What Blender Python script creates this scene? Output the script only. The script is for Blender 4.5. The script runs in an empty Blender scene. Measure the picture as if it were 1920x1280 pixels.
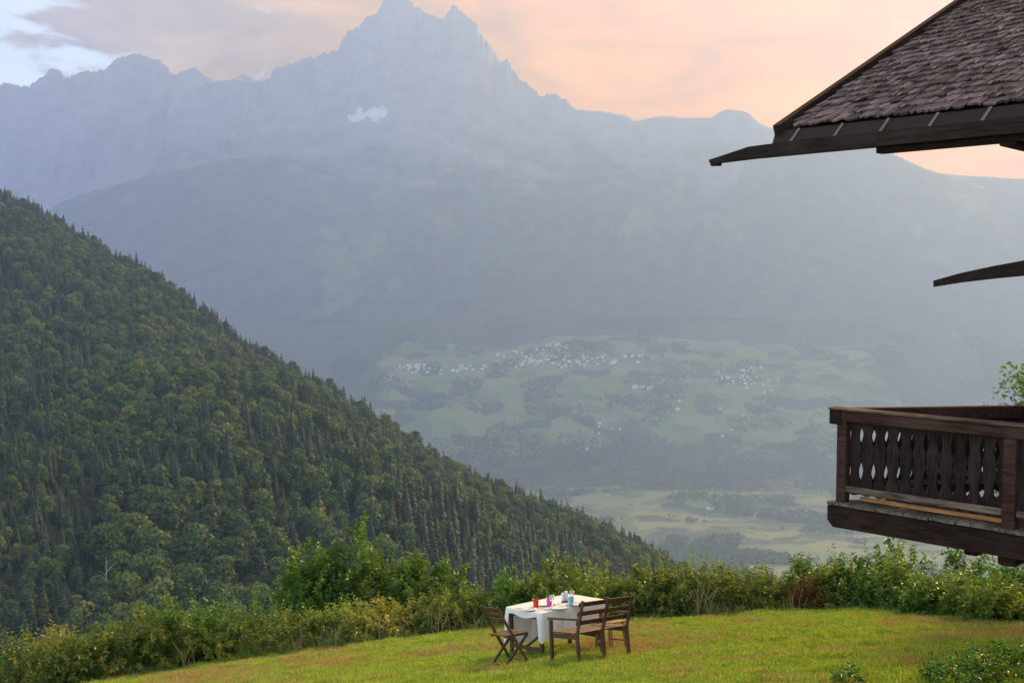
import bpy, math, random
import numpy as np
from mathutils import Vector, Matrix

R = math.radians
SC = bpy.context.scene
COL = SC.collection
random.seed(7)
rng = np.random.default_rng(7)

# ------------------------------------------------------------------ camera
EYE = 5.4
F = 2000.0                      # focal length in pixels of a 1920 wide picture
PITCH = math.atan(115 / F)
cam_d = bpy.data.cameras.new("camera")
cam = bpy.data.objects.new("camera", cam_d)
COL.objects.link(cam)
cam.location = (0, 0, EYE)
cam.rotation_euler = (math.pi / 2 - PITCH, 0, 0)
cam_d.sensor_width = 36
cam_d.lens = 36 * F / 1920
cam_d.clip_start = 0.1
cam_d.clip_end = 60000
SC.camera = cam

# ------------------------------------------------------------------ sky, sun, exposure
SUN_AZ, SUN_EL = R(38), R(24)
SUN_DIR = Vector((math.sin(SUN_AZ) * math.cos(SUN_EL), math.cos(SUN_AZ) * math.cos(SUN_EL), math.sin(SUN_EL)))
SUN_STRENGTH = 3.0
EXPOSURE = 1.85
HAZE_DENSITY = 1.1e-4
HAZE_COLOR = (0.335, 0.50, 0.97)
HAZE_G = 0.4

SC.view_settings.view_transform = 'Standard'
SC.view_settings.look = 'None'
SC.view_settings.gamma = 1
SC.view_settings.exposure = EXPOSURE
SC.view_settings.use_curve_mapping = False
SC.render.engine = 'CYCLES'
cy = SC.cycles
cy.use_denoising = True
try:
    cy.denoiser = 'OPENIMAGEDENOISE'
except Exception:
    pass
cy.max_bounces = 6
cy.diffuse_bounces = 3
cy.glossy_bounces = 2
cy.transmission_bounces = 4
cy.transparent_max_bounces = 8
cy.volume_bounces = 1
cy.caustics_reflective = False
cy.caustics_refractive = False
cy.sample_clamp_indirect = 6

sun_d = bpy.data.lights.new("sun", 'SUN')
sun = bpy.data.objects.new("sun", sun_d)
COL.objects.link(sun)
sun.location = (40, 60, 60)
sun.rotation_euler = SUN_DIR.to_track_quat('Z', 'Y').to_euler()
sun_d.energy = SUN_STRENGTH
sun_d.angle = R(10)
sun_d.color = (1.0, 0.68, 0.26)


class NT:
    """tiny node builder"""
    def __init__(s, tree):
        s.t = tree

    def n(s, typ, ins=None, **props):
        nd = s.t.nodes.new(typ)
        for k, v in props.items():
            setattr(nd, k, v)
        for k, v in (ins or {}).items():
            sock = nd.inputs[k]
            if isinstance(v, bpy.types.NodeSocket):
                s.t.links.new(v, sock)
            else:
                sock.default_value = v
        return nd

    def math(s, op, a, b=None, c=None, clamp=False):
        nd = s.t.nodes.new('ShaderNodeMath')
        nd.operation = op
        nd.use_clamp = clamp
        for i, v in enumerate((a, b, c)):
            if v is None:
                continue
            if isinstance(v, bpy.types.NodeSocket):
                s.t.links.new(v, nd.inputs[i])
            else:
                nd.inputs[i].default_value = v
        return nd.outputs[0]

    def mix(s, fac, a, b, blend='MIX'):
        nd = s.t.nodes.new('ShaderNodeMix')
        nd.data_type = 'RGBA'
        nd.blend_type = blend
        nd.clamp_factor = True
        for i, v in ((0, fac), (6, a), (7, b)):
            if isinstance(v, bpy.types.NodeSocket):
                s.t.links.new(v, nd.inputs[i])
            else:
                nd.inputs[i].default_value = v if i == 0 else (tuple(v) + (1,) if len(v) == 3 else v)
        return nd.outputs[2]

    def ramp(s, fac, stops, interp='LINEAR'):
        nd = s.t.nodes.new('ShaderNodeValToRGB')
        cr = nd.color_ramp
        cr.interpolation = interp
        while len(cr.elements) < len(stops):
            cr.elements.new(0.5)
        for e, (p, c) in zip(cr.elements, stops):
            e.position = p
            if not hasattr(c, '__len__'):
                c = (c, c, c)
            e.color = tuple(c) + (1,)
        s.t.links.new(fac, nd.inputs[0])
        return nd.outputs[0]

    def noise(s, vec, scale, detail=3, rough=0.5, dist=0.0):
        nd = s.n('ShaderNodeTexNoise', {'Scale': scale, 'Detail': detail, 'Roughness': rough, 'Distortion': dist})
        s.t.links.new(vec, nd.inputs['Vector'])
        return nd.outputs[0]

    def mapping(s, vec, scale=(1, 1, 1), loc=(0, 0, 0)):
        nd = s.n('ShaderNodeMapping', {'Scale': scale, 'Location': loc})
        s.t.links.new(vec, nd.inputs['Vector'])
        return nd.outputs[0]

    def smooth(s, v, lo, hi):
        nd = s.n('ShaderNodeMapRange', {'From Min': lo, 'From Max': hi}, interpolation_type='SMOOTHSTEP')
        s.t.links.new(v, nd.inputs[0])
        return nd.outputs[0]


def build_world():
    w = bpy.data.worlds.new("World")
    SC.world = w
    w.use_nodes = True
    t = w.node_tree
    t.nodes.clear()
    k = NT(t)
    out = k.n('ShaderNodeOutputWorld')
    bg = k.n('ShaderNodeBackground', {'Strength': 0.15})
    t.links.new(bg.outputs[0], out.inputs[0])
    sky = k.n('ShaderNodeTexSky', sky_type='NISHITA', sun_disc=False, sun_elevation=SUN_EL, sun_rotation=SUN_AZ,
              altitude=1000, air_density=1.0, dust_density=1.5, ozone_density=1.0)
    co = k.n('ShaderNodeTexCoord').outputs['Generated']
    sd = k.n('ShaderNodeVectorMath', {0: co, 1: tuple(SUN_DIR)}, operation='DOT_PRODUCT').outputs['Value']
    ang = k.math('MULTIPLY', k.math('ARCCOSINE', sd), 1 / math.pi)          # 0 at the sun, 1 opposite
    # cloud sheet: its light depends on how far from the sun it hangs, its body on noise
    warp = k.mapping(co, (1.0, 1.0, 2.6))
    n1 = k.noise(warp, 3.2, 5, 0.55, 0.6)
    n2 = k.noise(k.mapping(co, (1.0, 1.0, 3.4), (3.1, 0.4, 1.7)), 9.0, 6, 0.6, 0.8)
    n3 = k.noise(k.mapping(co, (1.0, 1.0, 1.4), (7.1, 2.4, 0.7)), 6.0, 3, 0.5, 0.3)
    angw = k.math('ADD', ang, k.math('MULTIPLY', k.math('SUBTRACT', n1, 0.5), 0.10))
    lit = k.ramp(angw, [
        (0.00, (1.10, 0.50, 0.00)), (0.06, (0.80, 0.32, 0.00)), (0.10, (0.70, 0.22, 0.00)), (0.15, (0.62, 0.185, 0.00)),
        (0.18, (0.54, 0.17, 0.00)), (0.205, (0.46, 0.16, 0.00)), (0.25, (0.35, 0.16, 0.01)), (0.29, (0.29, 0.18, 0.09)),
        (0.34, (0.26, 0.20, 0.15)), (0.60, (0.24, 0.24, 0.24)), (1.0, (0.20, 0.22, 0.24))])
    shade = k.ramp(n2, [(0.30, 0.66), (0.50, 1.0), (0.70, 1.25)])
    shade2 = k.ramp(n3, [(0.36, (0.70, 0.74, 0.84)), (0.62, (1.12, 1.10, 1.02))])
    cloud = k.mix(1.0, k.mix(1.0, lit, shade, 'MULTIPLY'), shade2, 'MULTIPLY')
    cloud10 = k.n('ShaderNodeVectorMath', {0: cloud, 3: CLOUD_GAIN}, operation='SCALE').outputs[0]
    # cover thins out away from the sun
    cov = k.math('ADD', k.math('MULTIPLY', k.math('SUBTRACT', 0.315, ang), 9.0),
                 k.math('MULTIPLY', k.math('SUBTRACT', k.noise(k.mapping(co, (1, 1, 2.2), (1.7, 5.2, 0.3)), 5.5, 7, 0.6, 0.5), 0.5), 3.6))
    mask = k.smooth(cov, -0.08, 0.22)
    # a thin pale veil of high cloud over all the clear sky
    veil = k.mix(k.smooth(k.noise(k.mapping(co, (1, 1, 6.0), (4.0, 1.0, 2.0)), 3.0, 4, 0.5), 0.3, 0.7), (2.3, 2.35, 2.15), (3.1, 3.0, 2.55))
    clear = k.mix(0.62, sky.outputs[0], veil)
    t.links.new(k.mix(mask, clear, cloud10), bg.inputs[0])


CLOUD_GAIN = 6.67
build_world()


# ------------------------------------------------------------------ helpers
def ray(px, py):
    a, b = (px - 960) / F, (640 - py) / F
    return Vector((a, math.cos(PITCH) + b * math.sin(PITCH), -math.sin(PITCH) + b * math.cos(PITCH)))


def at(px, py, Y):
    """the point on the ray of a photo pixel that lies Y metres ahead"""
    d = ray(px, py)
    return Vector((0, 0, EYE)) + d * (Y / d.y)


def px_of(x, y):
    return 960 + F * x / y / math.cos(PITCH)          # good enough away from the frame's foot


def project(p):
    v = Vector(p) - Vector((0, 0, EYE))
    f = v.y * math.cos(PITCH) - v.z * math.sin(PITCH)
    u = v.y * math.sin(PITCH) + v.z * math.cos(PITCH)
    return 960 + F * v.x / f, 640 - F * u / f


def smoothstep(a, b, x):
    t = np.clip((x - a) / (b - a), 0, 1)
    return t * t * (3 - 2 * t)


_perm = np.random.default_rng(3).random((256, 256))


def vnoise(x, y):
    x = np.asarray(x, float); y = np.asarray(y, float)
    xi = np.floor(x).astype(int); yi = np.floor(y).astype(int)
    fx = x - xi; fy = y - yi
    fx = fx * fx * (3 - 2 * fx); fy = fy * fy * (3 - 2 * fy)
    g = lambda i, j: _perm[i & 255, j & 255]
    return (g(xi, yi) * (1 - fx) + g(xi + 1, yi) * fx) * (1 - fy) + (g(xi, yi + 1) * (1 - fx) + g(xi + 1, yi + 1) * fx) * fy - 0.5


def fbm(x, y, oct=4, gain=0.5):
    s = 0; a = 1.0
    for i in range(oct):
        s = s + a * vnoise(np.asarray(x) * 2 ** i + 17.3 * i, np.asarray(y) * 2 ** i + 5.1 * i)
        a *= gain
    return s


def ridged(x, y, oct=4):
    s = 0; a = 1.0
    for i in range(oct):
        s = s + a * (0.5 - 2 * np.abs(vnoise(np.asarray(x) * 2 ** i + 9.7 * i, np.asarray(y) * 2 ** i + 3.3 * i)))
        a *= 0.5
    return s


def tag(o, label=None, cat=None, group=None, kind=None):
    if label: o['label'] = label
    if cat: o['category'] = cat
    if group: o['group'] = group
    if kind: o['kind'] = kind
    return o


def empty(name, M=None, label=None, cat=None, group=None):
    o = bpy.data.objects.new(name, None)
    o.empty_display_size = 0.1
    COL.objects.link(o)
    if M is not None:
        o.matrix_world = M if isinstance(M, Matrix) else Matrix.Translation(M)
    return tag(o, label, cat, group)


def link(name, me, mat=None, parent=None, M=None):
    o = bpy.data.objects.new(name, me)
    COL.objects.link(o)
    if mat is not None and not me.materials:
        for m in (mat if isinstance(mat, (list, tuple)) else [mat]):
            me.materials.append(m)
    if parent is not None:
        o.parent = parent
    if M is not None:
        o.matrix_local = M if isinstance(M, Matrix) else Matrix.Translation(M)
    return o


def mesh_np(name, V, faces, smooth=False, attr=None, mat_idx=None):
    """V (n,3); faces (m,k) int array"""
    V = np.asarray(V, np.float32); faces = np.asarray(faces, np.int32)
    me = bpy.data.meshes.new(name)
    m, k = faces.shape
    me.vertices.add(len(V)); me.vertices.foreach_set('co', V.ravel())
    me.loops.add(m * k); me.loops.foreach_set('vertex_index', faces.ravel())
    me.polygons.add(m)
    me.polygons.foreach_set('loop_start', np.arange(0, m * k, k, dtype=np.int32))
    if smooth:
        me.polygons.foreach_set('use_smooth', np.ones(m, bool))
    if mat_idx is not None:
        me.polygons.foreach_set('material_index', np.asarray(mat_idx, np.int32))
    if attr is not None:
        for an, av in attr.items():
            A = me.attributes.new(an, 'FLOAT', 'POINT')
            A.data.foreach_set('value', np.asarray(av, np.float32))
    me.update(calc_edges=True)
    return me


class MB:
    """collects boxes, bars and tubes into one mesh"""
    def __init__(s):
        s.v = []; s.f = []

    def add(s, vs, fs):
        b = len(s.v)
        s.v += [tuple(v) for v in vs]
        s.f += [tuple(i + b for i in f) for f in fs]
        return s

    def box(s, c, size, M=None):
        x, y, z = size[0] / 2, size[1] / 2, size[2] / 2
        vs = [Vector((c[0] + i * x, c[1] + j * y, c[2] + k * z)) for i in (-1, 1) for j in (-1, 1) for k in (-1, 1)]
        if M is not None:
            vs = [M @ v for v in vs]
        return s.add(vs, [(0, 1, 3, 2), (4, 6, 7, 5), (0, 4, 5, 1), (2, 3, 7, 6), (0, 2, 6, 4), (1, 5, 7, 3)])

    def bar(s, a, b, w, h, up=(0, 0, 1)):
        """square bar from a to b: w across, h along up"""
        a, b = Vector(a), Vector(b)
        d = (b - a).normalized()
        u = Vector(up)
        r = d.cross(u)
        if r.length < 1e-5:
            r = d.cross(Vector((1, 0, 0)))
        r.normalize()
        u = r.cross(d).normalized()
        vs = []
        for p in (a, b):
            for i, j in ((-1, -1), (1, -1), (1, 1), (-1, 1)):
                vs.append(p + r * (i * w / 2) + u * (j * h / 2))
        return s.add(vs, [(3, 2, 1, 0), (4, 5, 6, 7), (0, 1, 5, 4), (1, 2, 6, 5), (2, 3, 7, 6), (3, 0, 4, 7)])

    def tube(s, pts, rad, n=6, cap=True):
        pts = [Vector(p) for p in pts]
        rad = rad if hasattr(rad, '__len__') else [rad] * len(pts)
        base = len(s.v)
        prev = None
        for i, p in enumerate(pts):
            d = (pts[min(i + 1, len(pts) - 1)] - pts[max(i - 1, 0)]).normalized()
            ref = Vector((0, 0, 1)) if abs(d.z) < 0.9 else Vector((1, 0, 0))
            a = d.cross(ref).normalized() if prev is None else (prev - d * prev.dot(d)).normalized()
            prev = a
            b = d.cross(a)
            for j in range(n):
                th = 2 * math.pi * j / n
                s.v.append(tuple(p + (a * math.cos(th) + b * math.sin(th)) * rad[i]))
        for i in range(len(pts) - 1):
            for j in range(n):
                a0 = base + i * n + j; a1 = base + i * n + (j + 1) % n
                s.f.append((a0, a1, a1 + n, a0 + n))
        if cap:
            s.f.append(tuple(base + j for j in reversed(range(n))))
            s.f.append(tuple(base + (len(pts) - 1) * n + j for j in range(n)))
        return s

    def lathe(s, prof, n=20, c=(0, 0, 0)):
        base = len(s.v)
        for r, z in prof:
            for j in range(n):
                th = 2 * math.pi * j / n
                s.v.append((c[0] + r * math.cos(th), c[1] + r * math.sin(th), c[2] + z))
        for i in range(len(prof) - 1):
            for j in range(n):
                a0 = base + i * n + j; a1 = base + i * n + (j + 1) % n
                s.f.append((a0, a1, a1 + n, a0 + n))
        return s

    def mesh(s, name, smooth=False, bevel=0.0):
        me = bpy.data.meshes.new(name)
        me.from_pydata(s.v, [], s.f)
        if bevel > 0:
            import bmesh
            bm = bmesh.new(); bm.from_mesh(me)
            bmesh.ops.bevel(bm, geom=bm.edges[:], offset=bevel, segments=1, affect='EDGES', clamp_overlap=True)
            bm.to_mesh(me); bm.free()
        if smooth:
            for p in me.polygons:
                p.use_smooth = True
        me.update()
        return me

    def build(s, name, mat, parent=None, smooth=False, bevel=0.0, M=None):
        return link(name, s.mesh(name, smooth, bevel), mat, parent, M)


# ------------------------------------------------------------------ materials
def new_mat(name):
    m = bpy.data.materials.new(name)
    m.use_nodes = True
    m.node_tree.nodes.clear()
    k = NT(m.node_tree)
    out = k.n('ShaderNodeOutputMaterial')
    return m, k, out


def pbsdf(k, out, color, rough=0.8, bump=None, bump_s=0.3, bump_d=0.01, **extra):
    ins = {'Base Color': color if isinstance(color, bpy.types.NodeSocket) else tuple(color) + (1,), 'Roughness': rough}
    ins.update(extra)
    b = k.n('ShaderNodeBsdfPrincipled', ins)
    if bump is not None:
        bp = k.n('ShaderNodeBump', {'Strength': bump_s, 'Distance': bump_d, 'Height': bump})
        k.t.links.new(bp.outputs[0], b.inputs['Normal'])
    k.t.links.new(b.outputs[0], out.inputs[0])
    return b


def wood_mat(name, dark, light, scale=(3, 40, 40), rough=0.75, var=0.25, spec=0.3):
    """grain runs along the local x axis of generated object coordinates"""
    m, k, out = new_mat(name)
    oc = k.n('ShaderNodeTexCoord').outputs['Object']
    rnd = k.n('ShaderNodeObjectInfo').outputs['Random']
    vec = k.n('ShaderNodeVectorMath', {0: oc, 1: (0, 0, 0)}, operation='ADD')
    off = k.n('ShaderNodeCombineXYZ', {0: k.math('MULTIPLY', rnd, 37.0), 1: k.math('MULTIPLY', rnd, 11.0), 2: 0.0})
    k.t.links.new(off.outputs[0], vec.inputs[1])
    g = k.noise(k.mapping(vec.outputs[0], scale), 1.0, 5, 0.65, 0.5)
    big = k.noise(vec.outputs[0], 2.2, 3, 0.6)
    c = k.mix(k.smooth(g, 0.35, 0.68), dark, light)
    c = k.mix(k.math('MULTIPLY', k.smooth(big, 0.45, 0.75), 0.5), c, tuple(min(1, x * 1.5 + 0.01) for x in light))
    v = k.math('ADD', 1 - var, k.math('MULTIPLY', rnd, 2 * var))
    c = k.n('ShaderNodeVectorMath', {0: c, 3: v}, operation='SCALE').outputs[0]
    pbsdf(k, out, c, rough, g, 0.5, 0.004, **{'Specular IOR Level': spec})
    return m


def leaf_mat(name, stops, trans=0.45, rough=0.55, objvar=0.25, spec=0.35):
    """leaf: reflects and lets light through; hue from a random number per leaf and one per plant"""
    m, k, out = new_mat(name)
    a = k.n('ShaderNodeAttribute', attribute_name='rnd').outputs['Fac']
    rnd = k.n('ShaderNodeObjectInfo').outputs['Random']
    u = k.math('ADD', k.math('MULTIPLY', a, 1 - objvar), k.math('MULTIPLY', rnd, objvar))
    c = k.ramp(u, stops)
    b = k.n('ShaderNodeBsdfPrincipled', {'Base Color': c, 'Roughness': rough, 'Specular IOR Level': spec})
    c2 = k.n('ShaderNodeVectorMath', {0: c, 1: (1.25, 1.25, 0.7)}, operation='MULTIPLY').outputs[0]
    tr = k.n('ShaderNodeBsdfTranslucent', {'Color': c2})
    mx = k.n('ShaderNodeMixShader', {0: trans})
    k.t.links.new(b.outputs[0], mx.inputs[1]); k.t.links.new(tr.outputs[0], mx.inputs[2])
    k.t.links.new(mx.outputs[0], out.inputs[0])
    return m


def plain_mat(name, color, rough=0.6, bump_scale=None, bump_s=0.2, **extra):
    m, k, out = new_mat(name)
    bump = None
    col = color
    oc = k.n('ShaderNodeTexCoord').outputs['Object']
    n = k.noise(oc, bump_scale or 12.0, 4, 0.6)
    col = k.mix(k.smooth(n, 0.3, 0.7), tuple(x * 0.88 for x in color), tuple(min(1, x * 1.08) for x in color))
    if bump_scale:
        bump = n
    pbsdf(k, out, col, rough, bump, bump_s, 0.01, **extra)
    return m


M = {}
M['leaf_green'] = leaf_mat('leaf_green', [(0, (0.0307, 0.0922, 0.0184)), (0.5, (0.0691, 0.1766, 0.0276)), (1, (0.1536, 0.2611, 0.0461))], 0.48, 0.42, 0.25, 0.5)
M['leaf_hazel'] = leaf_mat('leaf_hazel', [(0, (0.0433, 0.1032, 0.02)), (0.55, (0.0998, 0.1997, 0.03)), (1, (0.233, 0.3162, 0.0499))], 0.48, 0.42, 0.25, 0.5)
M['leaf_hedge'] = leaf_mat('leaf_hedge', [(0, (0.0384, 0.0896, 0.0205)), (0.45, (0.1088, 0.1728, 0.0307)), (0.78, (0.2432, 0.2688, 0.0448)), (0.92, (0.3072, 0.2432, 0.0512)), (1, (0.2816, 0.1152, 0.0448))], 0.48, 0.42, 0.25, 0.5)
M['leaf_autumn'] = leaf_mat('leaf_autumn', [(0, (0.0704, 0.1088, 0.023)), (0.4, (0.1792, 0.2112, 0.0358)), (0.7, (0.3328, 0.2944, 0.0512)), (0.88, (0.3328, 0.2048, 0.0448)), (1, (0.3072, 0.1152, 0.0384))], 0.48, 0.42, 0.25, 0.5)
M['leaf_light'] = leaf_mat('leaf_light', [(0, (0.0736, 0.1472, 0.0265)), (0.5, (0.1766, 0.265, 0.0442)), (1, (0.3238, 0.368, 0.0662))], 0.48, 0.42, 0.25, 0.5)
M['leaf_dry'] = leaf_mat('leaf_dry', [(0, (0.12, 0.05, 0.025)), (0.6, (0.22, 0.10, 0.05)), (1, (0.30, 0.18, 0.08))], 0.3)
M['spruce'] = leaf_mat('spruce_needles', [(0, (0.015, 0.034, 0.020)), (0.6, (0.028, 0.056, 0.030)), (1, (0.050, 0.085, 0.040))], 0.15, 0.7, 0.55, 0.2)
M['spruce_dead'] = leaf_mat('dead_needles', [(0, (0.06, 0.035, 0.025)), (1, (0.12, 0.075, 0.05))], 0.1, 0.8, 0.5, 0.1)
M['beech'] = leaf_mat('beech_leaves', [(0, (0.024, 0.054, 0.022)), (0.5, (0.058, 0.108, 0.034)), (0.8, (0.115, 0.165, 0.040)), (1, (0.18, 0.19, 0.045))], 0.3, 0.6, 0.65, 0.25)
M['bark'] = wood_mat('bark', (0.05, 0.042, 0.036), (0.13, 0.115, 0.10), (2, 9, 2), 0.9)
M['bark_pale'] = wood_mat('bark_pale', (0.20, 0.19, 0.17), (0.36, 0.34, 0.31), (1, 1, 0.3), 0.9)
M['twig'] = wood_mat('twig', (0.05, 0.035, 0.022), (0.12, 0.085, 0.05), (4, 4, 4), 0.9)
M['straw'] = leaf_mat('dry_straw', [(0, (0.22, 0.16, 0.09)), (0.6, (0.36, 0.28, 0.17)), (1, (0.46, 0.38, 0.25))], 0.2)
M['grass'] = leaf_mat('grass_blades', [(0, (0.10, 0.22, 0.022)), (0.4, (0.225, 0.36, 0.034)), (0.75, (0.34, 0.42, 0.05)), (1, (0.42, 0.40, 0.09))], 0.45, 0.5, 0.75)
M['grass_dry'] = leaf_mat('grass_dry', [(0, (0.24, 0.22, 0.05)), (0.5, (0.36, 0.29, 0.09)), (1, (0.46, 0.36, 0.15))], 0.4, 0.6, 0.6)
M['grass_long'] = leaf_mat('grass_long', [(0, (0.04, 0.11, 0.02)), (0.6, (0.10, 0.20, 0.035)), (1, (0.28, 0.28, 0.10))], 0.4)
M['chalet'] = wood_mat('chalet_timber', (0.010, 0.005, 0.004), (0.030, 0.016, 0.012), (4, 40, 40), 0.85, 0.25, 0.12)
M['chalet_red'] = wood_mat('chalet_timber_red', (0.020, 0.008, 0.006), (0.060, 0.030, 0.022), (4, 45, 45), 0.8, 0.25, 0.15)
M['chalet_grey'] = wood_mat('chalet_timber_weathered', (0.030, 0.019, 0.015), (0.13, 0.095, 0.075), (4, 50, 50), 0.9, 0.25, 0.1)
M['board'] = wood_mat('railing_board', (0.009, 0.005, 0.005), (0.028, 0.018, 0.016), (45, 45, 3), 0.85, 0.3, 0.1)
M['batten'] = wood_mat('new_wood', (0.30, 0.125, 0.045), (0.46, 0.22, 0.08), (3, 40, 40), 0.6)
M['deck'] = wood_mat('deck_plank', (0.05, 0.042, 0.034), (0.16, 0.135, 0.105), (30, 4, 30), 0.9)
M['shingle'] = wood_mat('wood_shingle', (0.022, 0.014, 0.016), (0.150, 0.116, 0.124), (45, 6, 20), 0.85, 0.6, 0.15)
M['gutter'] = wood_mat('gutter_timber', (0.011, 0.006, 0.005), (0.028, 0.017, 0.014), (3, 30, 30), 0.75, 0.25, 0.15)
M['apron'] = plain_mat('eave_apron', (0.020, 0.010, 0.009), 0.6, None, 0.2, **{'Specular IOR Level': 0.2})
M['strap'] = plain_mat('gutter_strap', (0.12, 0.085, 0.075), 0.6)
M['hook'] = plain_mat('snow_hook', (0.16, 0.14, 0.14), 0.5)
M['bench'] = wood_mat('bench_wood', (0.040, 0.018, 0.010), (0.115, 0.052, 0.028), (4, 50, 50), 0.5)
M['chair'] = wood_mat('chair_wood', (0.055, 0.030, 0.015), (0.17, 0.092, 0.048), (4, 50, 50), 0.5)
M['amber'] = wood_mat('amber_wood', (0.20, 0.085, 0.02), (0.36, 0.17, 0.05), (4, 50, 50), 0.45)
M['table_wood'] = wood_mat('table_wood', (0.035, 0.022, 0.016), (0.10, 0.065, 0.045), (4, 50, 50), 0.6)


# ------------------------------------------------------------------ the lawn
def lawn_z(x, y):
    x = np.asarray(x, float); y = np.asarray(y, float)
    side = 0.07 * (x - np.sqrt(x * x + 9)) + 0.19 + 0.030 * np.log1p(np.exp((x - 4.5) / 1.2))
    run = np.interp(y, [-40, 0, 8, 11, 13.3, 16, 21, 25], [1.4, 1.3, 1.15, 0.90, 0.36, -0.35, -1.53, -2.5])
    z = run + side + 0.15 * np.exp(-((x - 6.2) / 3.0) ** 2 - ((y - 20) / 3.5) ** 2)
    ye = edge_y(x)
    d = np.maximum(0, y - ye - 1.0)
    z = z - 0.55 * d - 0.012 * np.minimum(d, 8) ** 2
    return z


_ex = [-60, -12, -9, -7.3, -4, -0.6, 3.5, 6.7, 8.2, 9.5, 14, 60]
_ey = [17, 18.0, 19.2, 20, 20.6, 21, 21.2, 20.8, 19.4, 18.3, 17.5, 17]


def edge_y(x):
    return np.interp(x, _ex, _ey)


def lz(x, y):
    return float(lawn_z(x, y))


def grid_mesh(name, X, Y, Z, smooth=True):
    r, c = X.shape
    V = np.stack([X, Y, Z], -1).reshape(-1, 3)
    i = np.arange(r * c).reshape(r, c)
    f = np.stack([i[:-1, :-1], i[:-1, 1:], i[1:, 1:], i[1:, :-1]], -1).reshape(-1, 4)
    return mesh_np(name, V, f, smooth)


def lawn_material():
    m, k, out = new_mat('lawn_soil')
    p = k.n('ShaderNodeNewGeometry').outputs['Position']
    n1 = k.noise(p, 0.9, 4, 0.6)
    n2 = k.noise(p, 14.0, 4, 0.7)
    c = k.mix(k.smooth(n1, 0.42, 0.66), (0.08, 0.14, 0.02), (0.20, 0.21, 0.05))
    c = k.mix(k.smooth(n2, 0.35, 0.7), tuple(x for x in (0.05, 0.07, 0.02)), c)
    pbsdf(k, out, c, 0.95, n2, 0.6, 0.03)
    return m


xs = np.concatenate([np.linspace(-60, -14, 12), np.linspace(-13, 15, 141), np.linspace(16, 60, 12)])
ys = np.concatenate([np.linspace(-30, 9, 20), np.linspace(10, 26, 97), np.linspace(27, 90, 22)])
Xg, Yg = np.meshgrid(xs, ys)
Zg = lawn_z(Xg, Yg) + 0.03 * fbm(Xg * 0.8, Yg * 0.8, 3)
lawn = link('lawn', grid_mesh('lawn', Xg, Yg, Zg), lawn_material())
tag(lawn, 'sloping mown lawn', None, None, 'structure')


# ------------------------------------------------------------------ far terrain
def terrain_material(name, rock_lo, rock_hi, forest=(0.040, 0.055, 0.044), meadow=(0.10, 0.125, 0.045), rock=(0.25, 0.25, 0.265),
                     meadow_lo=0.60, spots=(), scale=1.0):
    """forest below, bare rock above; meadows in clearings; lasting snow in a few hollows (spots: centre, radii)"""
    m, k, out = new_mat(name)
    g = k.n('ShaderNodeNewGeometry')
    p = g.outputs['Position']
    sep = k.n('ShaderNodeSeparateXYZ', {0: p})
    nz = k.n('ShaderNodeSeparateXYZ', {0: g.outputs['Normal']}).outputs[2]
    n1 = k.noise(k.mapping(p, (1 / 900 * scale,) * 3), 1.0, 6, 0.6, 0.3)
    n2 = k.noise(k.mapping(p, (1 / 140 * scale,) * 3), 1.0, 6, 0.65)
    n3 = k.noise(k.mapping(p, (1 / 420 * scale, 1 / 420 * scale, 1 / 160 * scale), (5, 3, 1)), 1.0, 5, 0.6)
    fc = k.mix(k.smooth(n2, 0.35, 0.65), tuple(x * 0.7 for x in forest), tuple(x * 1.6 for x in forest))
    c = k.mix(k.smooth(n1, meadow_lo, meadow_lo + 0.06), fc, meadow)
    rc = k.mix(k.smooth(n2, 0.3, 0.7), tuple(x * 0.72 for x in rock), tuple(x * 1.15 for x in rock))
    hz = k.math('ADD', sep.outputs[2], k.math('MULTIPLY', k.math('SUBTRACT', n3, 0.5), (rock_hi - rock_lo) * 2.2))
    c = k.mix(k.smooth(hz, rock_lo, rock_hi), c, rc)
    for (cx, cyy, cz), (rx, ry, rz), th in spots:
        q = k.n('ShaderNodeVectorMath', {0: p, 1: (cx, cyy, cz)}, operation='SUBTRACT').outputs[0]
        q = k.n('ShaderNodeVectorMath', {0: q, 1: (1 / rx, 1 / ry, 1 / rz)}, operation='MULTIPLY').outputs[0]
        d = k.n('ShaderNodeVectorMath', {0: q}, operation='LENGTH').outputs['Value']
        nn = k.noise(k.mapping(p, (1 / 55, 1 / 90, 1 / 120)), 1.0, 5, 0.7, 0.6)
        msk = k.smooth(k.math('SUBTRACT', k.math('ADD', nn, th), k.math('MULTIPLY', d, 0.32)), 0.40, 0.47)
        c = k.mix(k.math('MULTIPLY', msk, 0.75), c, (0.80, 0.82, 0.86))
    pbsdf(k, out, c, 0.95, n2, 0.5, 20.0)
    return m


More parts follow.
